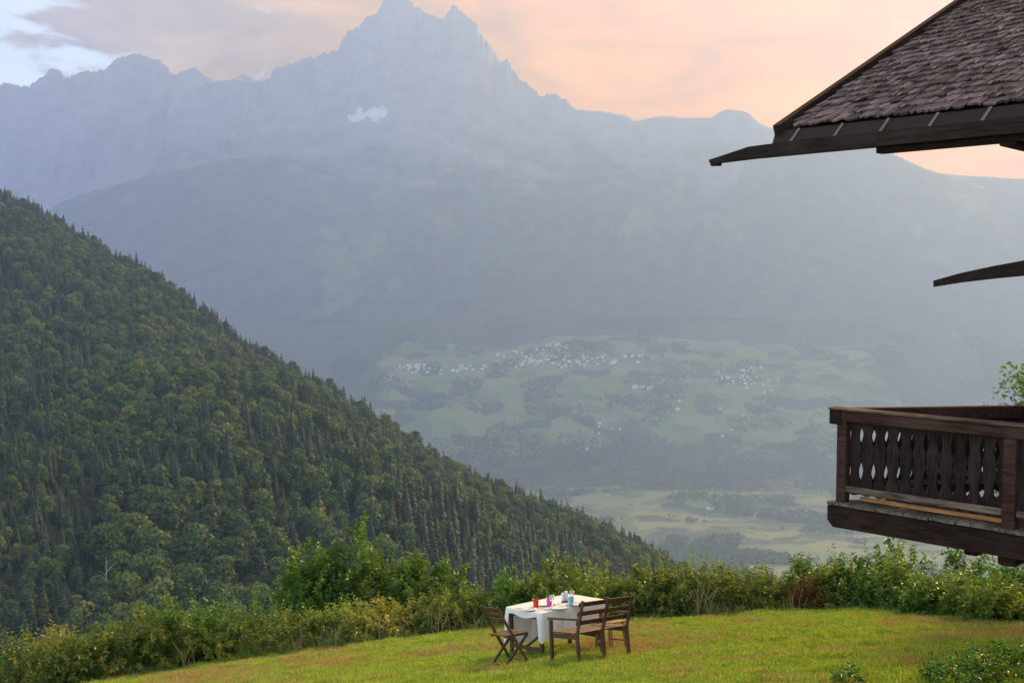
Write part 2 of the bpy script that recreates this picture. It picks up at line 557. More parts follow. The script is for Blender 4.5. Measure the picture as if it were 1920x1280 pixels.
def ridge(name, crest, D, foot_z, foot_back, label, mat, n=420, rows=60, spur=1.0, power=1.5, seed=0.0, rough=1.0, crest_D=None):
    """a mountain ridge: crest given as (photo px, photo py), D metres off; its face falls towards us to foot_z at D-foot_back"""
    cx = np.array([c[0] for c in crest], float); cyy = np.array([c[1] for c in crest], float)
    P = np.linspace(cx[0], cx[-1], n)
    Q = np.interp(P, cx, cyy)
    amp = rough * 5.0
    Q = Q + amp * (0.6 * fbm(P / 23 + seed, P * 0 + seed, 4, 0.65) - 0.5 * ridged(P / 7.0 + seed, P * 0 + 2 * seed, 3))
    Dp = np.full(n, float(D)) if crest_D is None else np.interp(P, [c[0] for c in crest_D], [c[1] for c in crest_D])
    T = np.concatenate([np.linspace(0, 1, rows), [1.04, 1.12, 1.2]])
    X = np.zeros((len(T), n)); Y = X.copy(); Z = X.copy()
    crest_pts = [at(p, q, d) for p, q, d in zip(P, Q, Dp)]
    czs = np.array([c.z for c in crest_pts])
    kw = max(3, min(n // 3, int(300 * n / (cx[-1] - cx[0]))) | 1)
    ker = np.hanning(kw + 2)[1:-1]; ker /= ker.sum()
    wide = np.convolve(np.pad(czs, kw // 2, mode='edge'), ker, 'valid')
    wide = np.convolve(np.pad(wide, kw // 2, mode='edge'), ker, 'valid')
    for i, t in enumerate(T):
        if t <= 1:
            y = Dp - foot_back * (1 - t)
            h = t ** power
            bl = smoothstep(0.66, 1.0, t)
            cz_ = wide + (czs - wide) * bl ** 1.5
            z = foot_z + (cz_ - foot_z) * h
            x = np.array([c.x for c in crest_pts]) * (y / Dp) ** 0.55
            w = (t * (1 - t) * 4) ** 0.8 * (0.35 + 0.65 * t)
            s = ridged(x / 620 + seed * 3.1, y / 1500 + seed, 5) * 260 * spur + fbm(x / 190 + seed, y / 230, 4) * 70 * spur
            z = z + w * s
            y = y + w * 300 * spur * fbm(x / 500 + 3 + seed, z / 700, 3)
        else:
            y = Dp + foot_back * (t - 1)
            z = czs + (foot_z - czs) * (t - 1) * 1.6
            x = np.array([c.x for c in crest_pts]) * (y / Dp)
        X[i], Y[i], Z[i] = x, y, z
    o = link(name, grid_mesh(name, X, Y, Z, False), mat)
    tag(o, label, None, None, 'structure')
    return o, X, Y, Z


# spots of old snow lie on the big face
def face_point(px, py, Y):
    p = at(px, py, Y)
    return (p.x, p.y, p.z)


mt_far = terrain_material('rock_far', -300, 600)
mt_main = terrain_material('rock_main', 700, 1500, rock=(0.25, 0.25, 0.265), meadow_lo=0.585, meadow=(0.12, 0.145, 0.07))
mt_mid = terrain_material('slopes_mid', 900, 1700, meadow_lo=0.57, meadow=(0.12, 0.145, 0.07))
mt_near = terrain_material('slopes_near', 1400, 2200, meadow_lo=0.57, meadow=(0.12, 0.145, 0.07))

ridge('mountain_range', [(250, 200), (300, 165), (335, 138), (365, 127), (385, 140), (410, 156), (440, 152), (458, 138), (478, 146), (500, 165), (560, 200)],
      11050, 300, 1500, 'two small pale blue peaks far behind the saddle', mt_far, 160, 30, 0.8, 1.3, 1.7, 0.8)
ridge('mountain_range', [(-900, 120), (-500, 90), (-250, 150), (-100, 140), (0, 158), (30, 160), (55, 160), (75, 148), (88, 140), (97, 131), (110, 134), (122, 146), (130, 147), (136, 140), (150, 138), (175, 133), (200, 128),
                        (215, 115), (232, 107), (255, 104), (280, 107), (300, 110), (308, 120), (318, 133), (328, 145), (345, 165), (380, 170), (430, 190), (520, 240)],
      10900, -250, 2000, 'blue mountain range with a blocky summit on the far left', mt_far, 1200, 60, 1.0, 1.25, 4.2, 2.2)
big, BX, BY, BZ = ridge('mountain', [(320, 190), (345, 160), (400, 157), (425, 152), (445, 150), (475, 153), (505, 148), (516, 128), (540, 120), (570, 110), (600, 104), (632, 97), (640, 80), (655, 62), (672, 48), (690, 32),
                  (706, 27), (714, 18), (719, -2), (726, -8), (757, -7), (764, 2), (780, 14), (800, 28), (815, 33), (830, 38), (840, 22), (850, 11), (862, 20), (880, 34), (895, 48), (905, 66), (916, 82), (925, 98),
                  (937, 116), (950, 113), (962, 128), (975, 148), (992, 160), (1015, 180), (1050, 182), (1066, 190), (1083, 206), (1110, 225), (1180, 270), (1300, 330), (1400, 380)],
      10650, -300, 2100, 'tall rocky mountain with a square summit tower and a sharp second peak', mt_main, 1300, 90, 1.0, 1.35, 7.7, 2.4)
ridge('mountain_ridge', [(600, 470), (760, 380), (880, 300), (980, 245), (1040, 220), (1085, 206), (1110, 208), (1150, 212), (1175, 216), (1195, 227), (1220, 222), (1240, 218), (1290, 221), (1335, 221), (1350, 210), (1365, 205),
                        (1385, 207), (1405, 213), (1425, 230), (1460, 246), (1520, 270), (1620, 300), (1800, 330), (2000, 340), (2400, 330), (3000, 300)],
      10350, -300, 1700, 'grey ridge running right from the foot of the rocky mountain', mt_main, 460, 60, 0.8, 1.3, 11.3, 0.5)
ridge('mountain_ridge', [(-900, 330), (-500, 360), (-200, 440), (0, 450), (60, 418), (105, 384), (150, 365), (200, 352), (270, 333), (330, 322), (420, 300), (520, 290), (640, 330), (760, 420), (900, 520), (1050, 580), (1200, 620)],
      9700, -320, 1200, 'blue wooded shoulder below the far left range', mt_mid, 400, 50, 0.7, 1.2, 15.9, 0.4)
ridge('mountain_ridge', [(960, 560), (1060, 510), (1150, 450), (1250, 395), (1340, 340), (1430, 285), (1500, 250), (1560, 240), (1620, 262), (1665, 285), (1700, 302), (1750, 322), (1800, 338), (1850, 352), (1920, 363),
                        (2000, 385), (2200, 420), (2600, 400), (3200, 300)],
      10000, -320, 1450, 'nearer wooded ridge falling right under the orange sky', mt_near, 460, 50, 0.7, 1.2, 21.1, 0.5)

def surface_at(px, py):
    dz = BZ - EYE
    f = BY * math.cos(PITCH) - dz * math.sin(PITCH)
    qx = 960 + F * BX / f
    qy = 640 - F * (BY * math.sin(PITCH) + dz * math.cos(PITCH)) / f
    i = np.argmin((qx - px) ** 2 + (qy - py) ** 2)
    return (float(BX.flat[i]), float(BY.flat[i]), float(BZ.flat[i]))


snow = [(surface_at(px, py), (rx * 5.2, 420, rz * 5.2), th) for px, py, rx, rz, th in
        [(672, 214, 26, 14, 0.14), (706, 211, 24, 16, 0.17), (686, 228, 20, 8, 0.12)]]
big.data.materials[0] = terrain_material('rock_main_snow', 700, 1500, rock=(0.26, 0.26, 0.275), meadow_lo=0.585, meadow=(0.12, 0.145, 0.07), spots=snow)

_VY = [20, 90, 260, 500, 1000, 2000, 3400, 4300, 5000, 5600, 6000, 6400, 6800, 7000, 7300, 7600, 7900, 8200, 8600, 9200, 11000]
_VZ = [-4, -70, -205, -330, -560, -900, -1180, -1240, -1264, -1262, -1262, -1250, -1158, -1068, -896, -724, -575, -432, -280, -120, 0]


def valley_z(x, y):
    z = np.interp(y, _VY, _VZ)
    w = smoothstep(3800, 4800, y)
    z = z + w * 34 * fbm(x / 560 + 3, y / 520, 4) + w * smoothstep(6800, 7800, y) * 40 * fbm(x / 800, y / 500 + 7, 4)
    # the low rise with the ploughed strip
    z = z + 50 * np.exp(-((x - 980) / 620.0) ** 2 - ((y - 6050) / 170.0) ** 2)
    return z


def valley_material():
    m, k, out = new_mat('valley_fields')
    p = k.n('ShaderNodeNewGeometry').outputs['Position']
    sep = k.n('ShaderNodeSeparateXYZ', {0: p})
    warp = k.n('ShaderNodeVectorMath', {0: p, 1: (0, 0, 0)}, operation='ADD')
    nz = k.n('ShaderNodeTexNoise', {'Scale': 1 / 300, 'Detail': 3.0}); k.t.links.new(p, nz.inputs['Vector'])
    w2 = k.n('ShaderNodeVectorMath', {0: nz.outputs[1], 3: 160.0}, operation='SCALE').outputs[0]
    k.t.links.new(w2, warp.inputs[1])
    vor = k.n('ShaderNodeTexVoronoi', {'Scale': 1.0}, voronoi_dimensions='2D', distance='CHEBYCHEV')
    k.t.links.new(k.mapping(warp.outputs[0], (1 / 150, 1 / 75, 1)), vor.inputs['Vector'])
    cell = k.n('ShaderNodeSeparateColor', {0: vor.outputs['Color']})
    field = k.ramp(cell.outputs[0], [(0.0, (0.075, 0.135, 0.035)), (0.35, (0.13, 0.195, 0.05)), (0.62, (0.19, 0.235, 0.07)), (0.80, (0.20, 0.19, 0.085)), (0.81, (0.045, 0.07, 0.03)), (1.0, (0.035, 0.06, 0.028))], 'LINEAR')
    big = k.noise(k.mapping(p, (1 / 900, 1 / 700, 1 / 900), (2.3, 0.4, 0)), 1.0, 5, 0.6, 0.4)
    fine = k.noise(k.mapping(p, (1 / 38, 1 / 38, 1 / 38)), 1.0, 5, 0.75)
    wood = k.mix(k.smooth(fine, 0.35, 0.7), (0.028, 0.046, 0.026), (0.065, 0.095, 0.044))
    # woods: everywhere outside the terrace under the village and the valley bottom
    yv = sep.outputs[1]
    terr = k.math('MULTIPLY', k.smooth(yv, 6600, 7250), k.math('SUBTRACT', 1.0, k.smooth(yv, 8050, 8250)))
    xr = k.math('MULTIPLY', k.smooth(sep.outputs[0], -1150, -750), k.math('SUBTRACT', 1.0, k.smooth(sep.outputs[0], 2200, 3200)))
    bottom = k.math('MULTIPLY', k.smooth(yv, 3800, 4500), k.math('SUBTRACT', 1.0, k.smooth(yv, 6050, 6700)))
    openl = k.math('MAXIMUM', k.math('MULTIPLY', terr, xr), k.math('MULTIPLY', bottom, 0.72))
    f = k.math('ADD', k.math('MULTIPLY', openl, 0.30), k.math('SUBTRACT', big, 0.5))
    c = k.mix(k.smooth(f, 0.14, 0.20), wood, field)
    pbsdf(k, out, c, 0.95, fine, 0.5, 6.0)
    return m


av = np.linspace(-0.62, 0.75, 230)
yv = np.concatenate([np.linspace(20, 300, 12), np.linspace(400, 3600, 26), np.linspace(3700, 9600, 150), np.linspace(9700, 11000, 5)])
Av, Yv = np.meshgrid(av, yv)
Xv = Av * (Yv + 60)
valley = link('valley_ground', grid_mesh('valley_ground', Xv, Yv, valley_z(Xv, Yv) - np.where(Yv < 100, 8, 0)), valley_material())
tag(valley, 'valley floor and village terrace far below', None, None, 'structure')


def on_valley(px, py):
    """where the ray of a photo pixel meets the valley ground"""
    d = ray(px, py)
    Y = np.linspace(3600, 9500, 1600)
    X = d.x / d.y * Y
    Zr = EYE + d.z / d.y * Y
    below = np.nonzero(valley_z(X, Y) >= Zr)[0]
    i = below[0] if len(below) else -1
    return Vector((X[i], Y[i], float(valley_z(X[i], Y[i]))))


# ------------------------------------------------------------------ wooded hillside
_rx = [-700, -300, 0, 100, 200, 300, 400, 450, 540, 640, 700, 800, 900, 1000, 1130, 1230, 1320, 1450, 1700]
_ry = [240, 290, 374, 422, 484, 540, 608, 655, 705, 758, 800, 860, 918, 958, 1010, 1058, 1120, 1190, 1290]
_rd = [1650, 1620, 1560, 1520, 1470, 1420, 1370, 1350, 1310, 1290, 1280, 1270, 1270, 1270, 1270, 1250, 1200, 1150, 1100]
DB = 420.0


def hill_z(px, y):
    Dr = np.interp(px, _rx, _rd)
    rp = np.interp(px, _rx, _ry)
    b = (640 - rp) / F
    zr = EYE + Dr * (-math.sin(PITCH) + b * math.cos(PITCH)) / (math.cos(PITCH) + b * math.sin(PITCH))
    zb = np.interp(px, [-700, 0, 600, 1200, 1700], [-150, -165, -172, -200, -260])
    t = (y - DB) / (Dr - DB)
    tt = np.clip(t, 0, 1)
    z = zb + (zr - zb) * (0.75 * tt + 0.25 * tt * tt)
    x = (px - 960) / F * y
    z = z + np.sin(np.pi * np.clip(tt, 0, 1)) * (58 * fbm(x / 210 + 2.2, y / 330 + 1.1, 3) + 14 * fbm(x / 70, y / 70, 2))
    # a nearer spur low on the left
    z = z + 20 * np.exp(-((px - (-60)) / 230.0) ** 2 - ((y - 560) / 140.0) ** 2)
    z = z - 0.75 * np.maximum(0, y - Dr)
    return z


pg = np.linspace(-700, 1700, 200)
yg = np.linspace(DB - 120, 1900, 110)
Pg, YG = np.meshgrid(pg, yg)
m_, k_, o_ = new_mat('forest_floor')
pn = k_.noise(k_.n('ShaderNodeNewGeometry').outputs['Position'], 0.05, 5, 0.7)
pbsdf(k_, o_, k_.mix(k_.smooth(pn, 0.35, 0.7), (0.016, 0.022, 0.012), (0.05, 0.05, 0.028)), 0.95)
HZ = hill_z(Pg, np.maximum(YG, DB)) - np.maximum(0, DB - YG) * 0.5
hill = link('hillside', grid_mesh('hillside', (Pg - 960) / F * YG, YG, HZ), m_)
tag(hill, 'steep hillside under the forest', None, None, 'structure')


def quads_to_mesh(name, C, Udir, Vdir, rnd):
    """flat leaf-clump quads: centre, half-axes"""
    n = len(C)
    V = np.empty((n, 4, 3))
    V[:, 0] = C - Udir; V[:, 1] = C + Vdir; V[:, 2] = C + Udir; V[:, 3] = C - Vdir
    f = np.arange(4 * n).reshape(n, 4)
    return mesh_np(name, V.reshape(-1, 3), f, False, {'rnd': np.repeat(rnd, 4)})


def unit(v):
    return v / np.maximum(np.linalg.norm(v, axis=-1, keepdims=True), 1e-9)


def spruce_mesh(name, H, Rr, rg, droop=0.35, bare=0.08):
    V = []; Fc = []; rn = []
    nw = int(H * 0.85)
    for w in range(nw):
        f = (w + rg.random() * 0.5) / nw
        z0 = H * (bare + (1 - bare) * f)
        r = Rr * (1 - f) ** 0.82 * rg.uniform(0.78, 1.12) + 0.25
        nb = int(9 - 4 * f)
        a0 = rg.random() * 6.28
        for b in range(nb):
            a = a0 + 6.283 * b / nb + rg.normal(0, 0.18)
            L = r * rg.uniform(0.7, 1.2)
            wd = L * rg.uniform(0.28, 0.42)
            dx, dy = math.cos(a), math.sin(a)
            base = len(V)
            dz = -L * droop * rg.uniform(0.6, 1.3)
            V += [(0, 0, z0 + 0.25), (dx * L * .5 - dy * wd, dy * L * .5 + dx * wd, z0 + dz * .55 - 0.35), (dx * L, dy * L, z0 + dz),
                  (dx * L * .5 + dy * wd, dy * L * .5 - dx * wd, z0 + dz * .55 - 0.35), (dx * L * .55, dy * L * .55, z0 + dz * .3 + 0.25)]
            q = rg.random()
            rn += [q] * 5
            Fc += [(base, base + 1, base + 4), (base + 4, base + 1, base + 2), (base + 4, base + 2, base + 3), (base, base + 4, base + 3)]
    b = len(V)
    V += [(0.25, 0, H * .9), (-0.12, 0.2, H * .9), (-0.12, -0.2, H * .9), (0, 0, H * 1.03)]
    rn += [0.5] * 4
    Fc += [(b, b + 1, b + 3), (b + 1, b + 2, b + 3), (b + 2, b, b + 3)]
    return mesh_np(name, V, Fc, False, {'rnd': rn})


def trunk_mesh(name, H, r0, limbs, rg, n=5):
    mb = MB()
    lean = rg.normal(0, 0.02, 2) * H
    mb.tube([(0, 0, -1.5), (lean[0] * .3, lean[1] * .3, H * .45), (lean[0], lean[1], H * .92)], [r0, r0 * .7, r0 * .15], n)
    for i in range(limbs):
        z = H * rg.uniform(0.35, 0.7)
        a = rg.random() * 6.28
        L = H * rg.uniform(0.15, 0.28)
        mb.tube([(0, 0, z), (math.cos(a) * L * .5, math.sin(a) * L * .5, z + L * .5), (math.cos(a) * L, math.sin(a) * L, z + L * .8)], [r0 * .5, r0 * .3, r0 * .1], 4)
    return mb.mesh(name)


def broad_mesh(name, H, Rr, rg, lobes=11, per=75, leaf=0.75, low=0.32):
    C = []; N = []; Q = []
    for l in range(lobes):
        f = (l + 0.5) / lobes
        zc = H * (low + (0.90 - low) * f)
        rr = Rr * math.sin(math.pi * min(0.97, 0.20 + 0.74 * f)) * rg.uniform(0.35, 0.75)
        a = l * 2.4 + rg.normal(0, 0.4)
        c = np.array([math.cos(a) * rr, math.sin(a) * rr, zc])
        lr = Rr * rg.uniform(0.38, 0.60)
        d = unit(rg.normal(size=(per, 3)))
        d[:, 2] = np.where(d[:, 2] < -0.35, -d[:, 2], d[:, 2])
        rad = lr * rg.uniform(0.55, 1.08, per) ** 0.6
        C.append(c + d * rad[:, None] * np.array([1, 1, 0.85]))
        N.append(d)
        Q.append(np.clip(rg.uniform(0.15, 0.85) + rg.normal(0, 0.13, per), 0, 1))
    C = np.concatenate(C); N = np.concatenate(N); Q = np.concatenate(Q)
    nrm = unit(N + rg.normal(0, 0.55, N.shape))
    u = unit(np.cross(nrm, rg.normal(size=N.shape)))
    v = np.cross(nrm, u)
    s = leaf * rg.uniform(0.55, 1.25, (len(C), 1))
    return quads_to_mesh(name, C, u * s, v * s * 0.8, Q)


rg = np.random.default_rng(11)
SPR = []; BRO = []
for i in range(4):
    H = [21, 23, 18, 22][i]
    SPR.append((spruce_mesh('spruce_crown', H, [5.2, 4.9, 5.4, 4.6][i], rg, [0.35, 0.5, 0.25, 0.45][i], [0.08, 0.12, 0.05, 0.14][i]), trunk_mesh('spruce_trunk', H, 0.34, 0, rg)))
for i in range(5):
    H = [18, 20, 16, 19, 21][i]
    BRO.append((broad_mesh('broadleaf_crown', H, [6.8, 6.2, 7.0, 5.6, 6.0][i], rg, 13, 85, 0.82, [0.26, 0.30, 0.22, 0.34, 0.40][i]), trunk_mesh('broadleaf_trunk', H, 0.30, 5, rg)))
DEAD = (spruce_mesh('dead_spruce_crown', 25, 2.6, rg, 0.3, 0.3), trunk_mesh('dead_spruce_trunk', 25, 0.3, 0, rg))
SNAG = trunk_mesh('bare_trunk_mesh', 24, 0.42, 3, rg)
for c, t in SPR:
    c.materials.append(M['spruce']); t.materials.append(M['bark'])
for c, t in BRO:
    c.materials.append(M['beech']); t.materials.append(M['bark_pale'])
DEAD[0].materials.append(M['spruce_dead']); DEAD[1].materials.append(M['bark_pale'])
SNAG.materials.append(M['bark_pale'])

# where the trees stand
NT_TRY = 48000
yy = np.sqrt(rg.uniform(DB ** 2, 1640 ** 2, NT_TRY))
pp = rg.uniform(-260, 1440, NT_TRY)
keep = yy < np.interp(pp, _rx, _rd) + 25
yy, pp = yy[keep], pp[keep]
xx = (pp - 960) / F * yy
# thin out to a natural spacing
cell = {}
ok = []
for i in range(len(xx)):
    near_spur = math.exp(-((pp[i] + 60) / 230.0) ** 2 - ((yy[i] - 560) / 140.0) ** 2) > 0.3
    cs = 4.8 if near_spur else 8.6
    key = (near_spur, int(xx[i] // cs), int(yy[i] // cs))
    if key in cell:
        continue
    cell[key] = 1
    ok.append(i)
ok = np.array(ok)
xx, yy, pp = xx[ok], yy[ok], pp[ok]
zz = hill_z(pp, yy) - 0.3
mixn = fbm(xx / 130 + 4, yy / 130 + 9, 3) + rg.normal(0, 0.22, len(xx)) + 0.12 * smoothstep(1000, 1500, yy) - 0.15
spur_m = np.exp(-((pp + 60) / 230.0) ** 2 - ((yy - 560) / 140.0) ** 2)
kind = np.where(mixn > 0.0, 0, 1)                       # 0 spruce, 1 broadleaf
kind = np.where(spur_m > 0.3, np.where(rg.random(len(xx)) < 0.75, 0, 1), kind)
dr_ = np.interp(pp, _rx, _rd) - yy
kind = np.where((dr_ < 70) & (rg.random(len(xx)) < 0.7), 0, kind)
u_ = rg.random(len(xx))
kind = np.where((u_ < 0.022) & (fbm(xx / 90, yy / 90 + 3, 2) > 0.05), 2, kind)
kind = np.where((u_ > 0.975) & (yy < 1150) & (fbm(xx / 120 + 7, yy / 120, 2) > 0.02), 3, kind)
scl = np.clip(rg.normal(1.0, 0.20, len(xx)) + 0.25 * fbm(xx / 60, yy / 60 + 4, 2), 0.55, 1.5) * (1 - 0.42 * (spur_m > 0.3))
rot = rg.uniform(0, 6.283, len(xx))
var = rg.integers(0, 1000, len(xx))
# projected height of each top, for choosing the ones that show largest
f_ = yy * math.cos(PITCH) - (zz - EYE) * math.sin(PITCH)
ptop = 640 - F * (yy * math.sin(PITCH) + (zz + 22 * scl - EYE) * math.cos(PITCH)) / f_
pbase = 640 - F * (yy * math.sin(PITCH) + (zz - EYE) * math.cos(PITCH)) / f_
hedge_top = np.interp(pp, [0, 200, 300, 450, 530, 560, 700, 860, 980, 1060, 1200], [1170, 1140, 1125, 1120, 1080, 1000, 990, 1080, 1090, 1045, 1040])
vis = (pp > 5) & (pp < 1230) & (ptop < hedge_top - 14)
size = (pbase - ptop) * vis
single = np.zeros(len(xx), bool)
LIM = {0: 300, 1: 300, 2: 60, 3: 60}
for kd, lim in LIM.items():
    idx = np.nonzero((kind == kd) & vis)[0]
    idx = idx[np.argsort(-size[idx])][:lim]
    single[idx] = True
SPECS = {
    0: ('spruce_tree', 'dark pointed spruce among the nearer trees of the wooded hillside', 'spruce', 'spruces on the wooded hillside'),
    1: ('broadleaf_tree', 'rounded green broadleaf tree among the nearer trees of the wooded hillside', 'tree', 'broadleaf trees on the wooded hillside'),
    2: ('dead_spruce', 'reddish brown dying spruce standing in the wooded hillside', 'dead tree', 'dying spruces on the wooded hillside'),
    3: ('bare_trunk', 'pale bare tree trunk standing among the trees of the wooded hillside', 'dead trunk', 'bare trunks on the wooded hillside')}


def variant(kd, v):
    if kd == 0: return SPR[v % 4]
    if kd == 1: return BRO[v % 5]
    if kd == 2: return DEAD
    return (None, SNAG)


for i in np.nonzero(single)[0]:
    kd = int(kind[i])
    nm, lb, ct, gp = SPECS[kd]
    Mx = Matrix.Translation((xx[i], yy[i], zz[i])) @ Matrix.Rotation(rot[i], 4, 'Z') @ Matrix.Diagonal((scl[i], scl[i], scl[i], 1))
    cr, tk = variant(kd, int(var[i]))
    if cr is None:
        o = link(nm, tk, None, None, Mx); tag(o, lb, ct, gp)
        continue
    e = empty(nm, Mx, lb, ct, gp)
    link('crown', cr, None, e)
    link('trunk', tk, None, e)


def scatter(name, pts, rots, scls, idx, protos, label):
    """one stuff object: copies of the prototype meshes set out on points by geometry nodes"""
    me = bpy.data.meshes.new(name)
    n = len(pts)
    me.vertices.add(n); me.vertices.foreach_set('co', np.asarray(pts, np.float32).ravel())
    a = me.attributes.new('rot', 'FLOAT_VECTOR', 'POINT'); a.data.foreach_set('vector', np.asarray(rots, np.float32).ravel())
    a = me.attributes.new('scl', 'FLOAT', 'POINT'); a.data.foreach_set('value', np.asarray(scls, np.float32))
    a = me.attributes.new('pick', 'INT', 'POINT'); a.data.foreach_set('value', np.asarray(idx, np.int32))
    o = link(name, me)
    c = bpy.data.collections.new(name + '_kit')
    for j, parts in enumerate(protos):
        po = bpy.data.objects.new('%s_kit_%02d' % (name, j), parts)
        c.objects.link(po)
    t = bpy.data.node_groups.new(name, 'GeometryNodeTree')
    t.interface.new_socket('Geometry', in_out='INPUT', socket_type='NodeSocketGeometry')
    t.interface.new_socket('Geometry', in_out='OUTPUT', socket_type='NodeSocketGeometry')
    gi = t.nodes.new('NodeGroupInput'); go = t.nodes.new('NodeGroupOutput')
    ci = t.nodes.new('GeometryNodeCollectionInfo')
    ci.inputs['Collection'].default_value = c
    ci.inputs['Separate Children'].default_value = True
    ci.inputs['Reset Children'].default_value = True
    ip = t.nodes.new('GeometryNodeInstanceOnPoints')
    ip.inputs['Pick Instance'].default_value = True
    for nm, typ, sock in (('rot', 'FLOAT_VECTOR', 'Rotation'), ('scl', 'FLOAT', 'Scale'), ('pick', 'INT', 'Instance Index')):
        na = t.nodes.new('GeometryNodeInputNamedAttribute'); na.data_type = typ
        na.inputs['Name'].default_value = nm
        t.links.new(na.outputs['Attribute'], ip.inputs[sock])
    t.links.new(gi.outputs[0], ip.inputs['Points'])
    t.links.new(ci.outputs[0], ip.inputs['Instance'])
    t.links.new(ip.outputs[0], go.inputs[0])
    md = o.modifiers.new('scatter', 'NODES'); md.node_group = t
    tag(o, label, None, None, 'stuff')
    return o


def join_meshes(name, parts):
    """several meshes as one prototype mesh, materials kept"""
    import bmesh
    mats = []
    bm = bmesh.new()
    for me in parts:
        n0 = len(bm.faces)
        bm.from_mesh(me)
        bm.faces.ensure_lookup_table()
        base = len(mats)
        mats += list(me.materials)
        for f in bm.faces[n0:]:
            f.material_index = base
    out = bpy.data.meshes.new(name)
    bm.to_mesh(out); bm.free()
    for m in mats: out.materials.append(m)
    return out


protos = [join_meshes('far_spruce', p) for p in SPR] + [join_meshes('far_broadleaf', p) for p in BRO] + [join_meshes('far_dead_spruce', DEAD), SNAG]
pick = np.where(kind == 0, var % 4, np.where(kind == 1, 4 + var % 5, np.where(kind == 2, 9, 10)))
rest = ~single
scatter('hillside_forest', np.stack([xx, yy, zz], -1)[rest], np.stack([0 * rot, 0 * rot, rot], -1)[rest], scl[rest], pick[rest], protos,
        'dense mixed forest covering the steep hillside')

# ------------------------------------------------------------------ woods and hedges of the far valley
nv = 90000
vy = rg.uniform(4200, 8500, nv); vx = (rg.uniform(620, 1960, nv) - 960) / F * vy
dens = fbm(vx / 260 + 1.3, vy / 200 + 8.1, 4)
band = smoothstep(6200, 6350, vy) * (1 - smoothstep(6950, 7100, vy)) * (fbm(vx / 400 + 9, vy / 200, 3) > -0.22)
kp = (dens > rg.uniform(0.16, 0.26, nv)) | (rg.random(nv) < 0.004) | (rg.random(nv) < 0.5 * band)
vx, vy = vx[kp], vy[kp]
blobs = []
for i in range(3):
    q = broad_mesh('valley_tree', 15, 8.0, rg, 4, 9, 2.4, 0.2); q.materials.append(M['beech']); blobs.append(q)
scatter('valley_woods', np.stack([vx, vy, valley_z(vx, vy)], -1), np.stack([0 * vx, 0 * vx, rg.uniform(0, 6.28, len(vx))], -1), rg.uniform(0.6, 1.4, len(vx)),
        rg.integers(0, 3, len(vx)), blobs, 'hedges and small woods scattered over the far valley')

# trees along the skyline of the nearer right hand ridge
sp = rg.uniform(1500, 2100, 420)
sq = np.interp(sp, [1500, 1560, 1620, 1665, 1700, 1750, 1800, 1850, 1920, 2000, 2200], [250, 240, 262, 285, 302, 322, 338, 352, 363, 385, 420])
spt = np.array([tuple(at(a, b + 1.5, 9990 + c)) for a, b, c in zip(sp, sq, rg.uniform(-60, 10, len(sp)))])
scatter('skyline_trees', spt, np.stack([0 * sp, 0 * sp, rg.uniform(0, 6.28, len(sp))], -1), rg.uniform(0.5, 1.2, len(sp)), rg.integers(0, 4, len(sp)), protos[:4],
        'row of tiny trees along the skyline of the right hand ridge')
# ------------------------------------------------------------------ villages
def house_mat(name, wall):
    m, k, out = new_mat(name)
    pbsdf(k, out, wall, 0.8)
    return m


WALLS = [house_mat('render_white', (0.88, 0.87, 0.85)), house_mat('render_cream', (0.74, 0.68, 0.58)), house_mat('render_timber', (0.30, 0.22, 0.16))]
ROOFS = [house_mat('roof_grey', (0.55, 0.55, 0.56)), house_mat('roof_brown', (0.26, 0.20, 0.17)), house_mat('roof_red', (0.45, 0.16, 0.11))]


def house_mesh(w, d, h, rh, wi, ri):
    v = [(-w/2, -d/2, -4), (w/2, -d/2, -4), (w/2, d/2, -4), (-w/2, d/2, -4), (-w/2, -d/2, h), (w/2, -d/2, h), (w/2, d/2, h), (-w/2, d/2, h), (-w/2, 0, h + rh), (w/2, 0, h + rh)]
    o = 0.9
    v += [(-w/2 - o, -d/2 - o, h - .4), (w/2 + o, -d/2 - o, h - .4), (w/2 + o, 0, h + rh + .3), (-w/2 - o, 0, h + rh + .3), (-w/2 - o, d/2 + o, h - .4), (w/2 + o, d/2 + o, h - .4)]
    f = [(0, 1, 5, 4), (1, 2, 6, 5), (2, 3, 7, 6), (3, 0, 4, 7), (4, 8, 7), (5, 6, 9), (10, 11, 12, 13), (13, 12, 15, 14)]
    me = bpy.data.meshes.new('house')
    me.from_pydata(v, [], f)
    me.materials.append(WALLS[wi]); me.materials.append(ROOFS[ri])
    for p in me.polygons[6:]:
        p.material_index = 1
    return me


HOUSES = [house_mesh(*a) for a in ((16, 12, 8, 4, 0, 0), (14, 12, 9, 4, 0, 1), (20, 13, 9, 4, 0, 0), (13, 11, 7, 4, 1, 1), (15, 12, 8, 4, 2, 1), (28, 14, 11, 4, 0, 0), (17, 13, 9, 5, 1, 2))]
hr = random.Random(5)


def village(n, boxes, label, group, wts=(4, 3, 3, 2, 2, 1, 1), k_s=1.0):
    for i in range(n):
        x0, x1, y0, y1 = hr.choice(boxes)
        p = on_valley(hr.uniform(x0, x1), hr.triangular(y0, y1))
        me = hr.choices(HOUSES, wts)[0]
        s = hr.uniform(0.75, 1.3) * k_s
        o = link('house', me, None, None, Matrix.Translation(p) @ Matrix.Rotation(hr.choice([0, 0.3, 1.57, -0.4, 1.9]) + hr.uniform(-.2, .2), 4, 'Z') @ Matrix.Diagonal((s, s, s, 1)))
        tag(o, label, 'house', group)


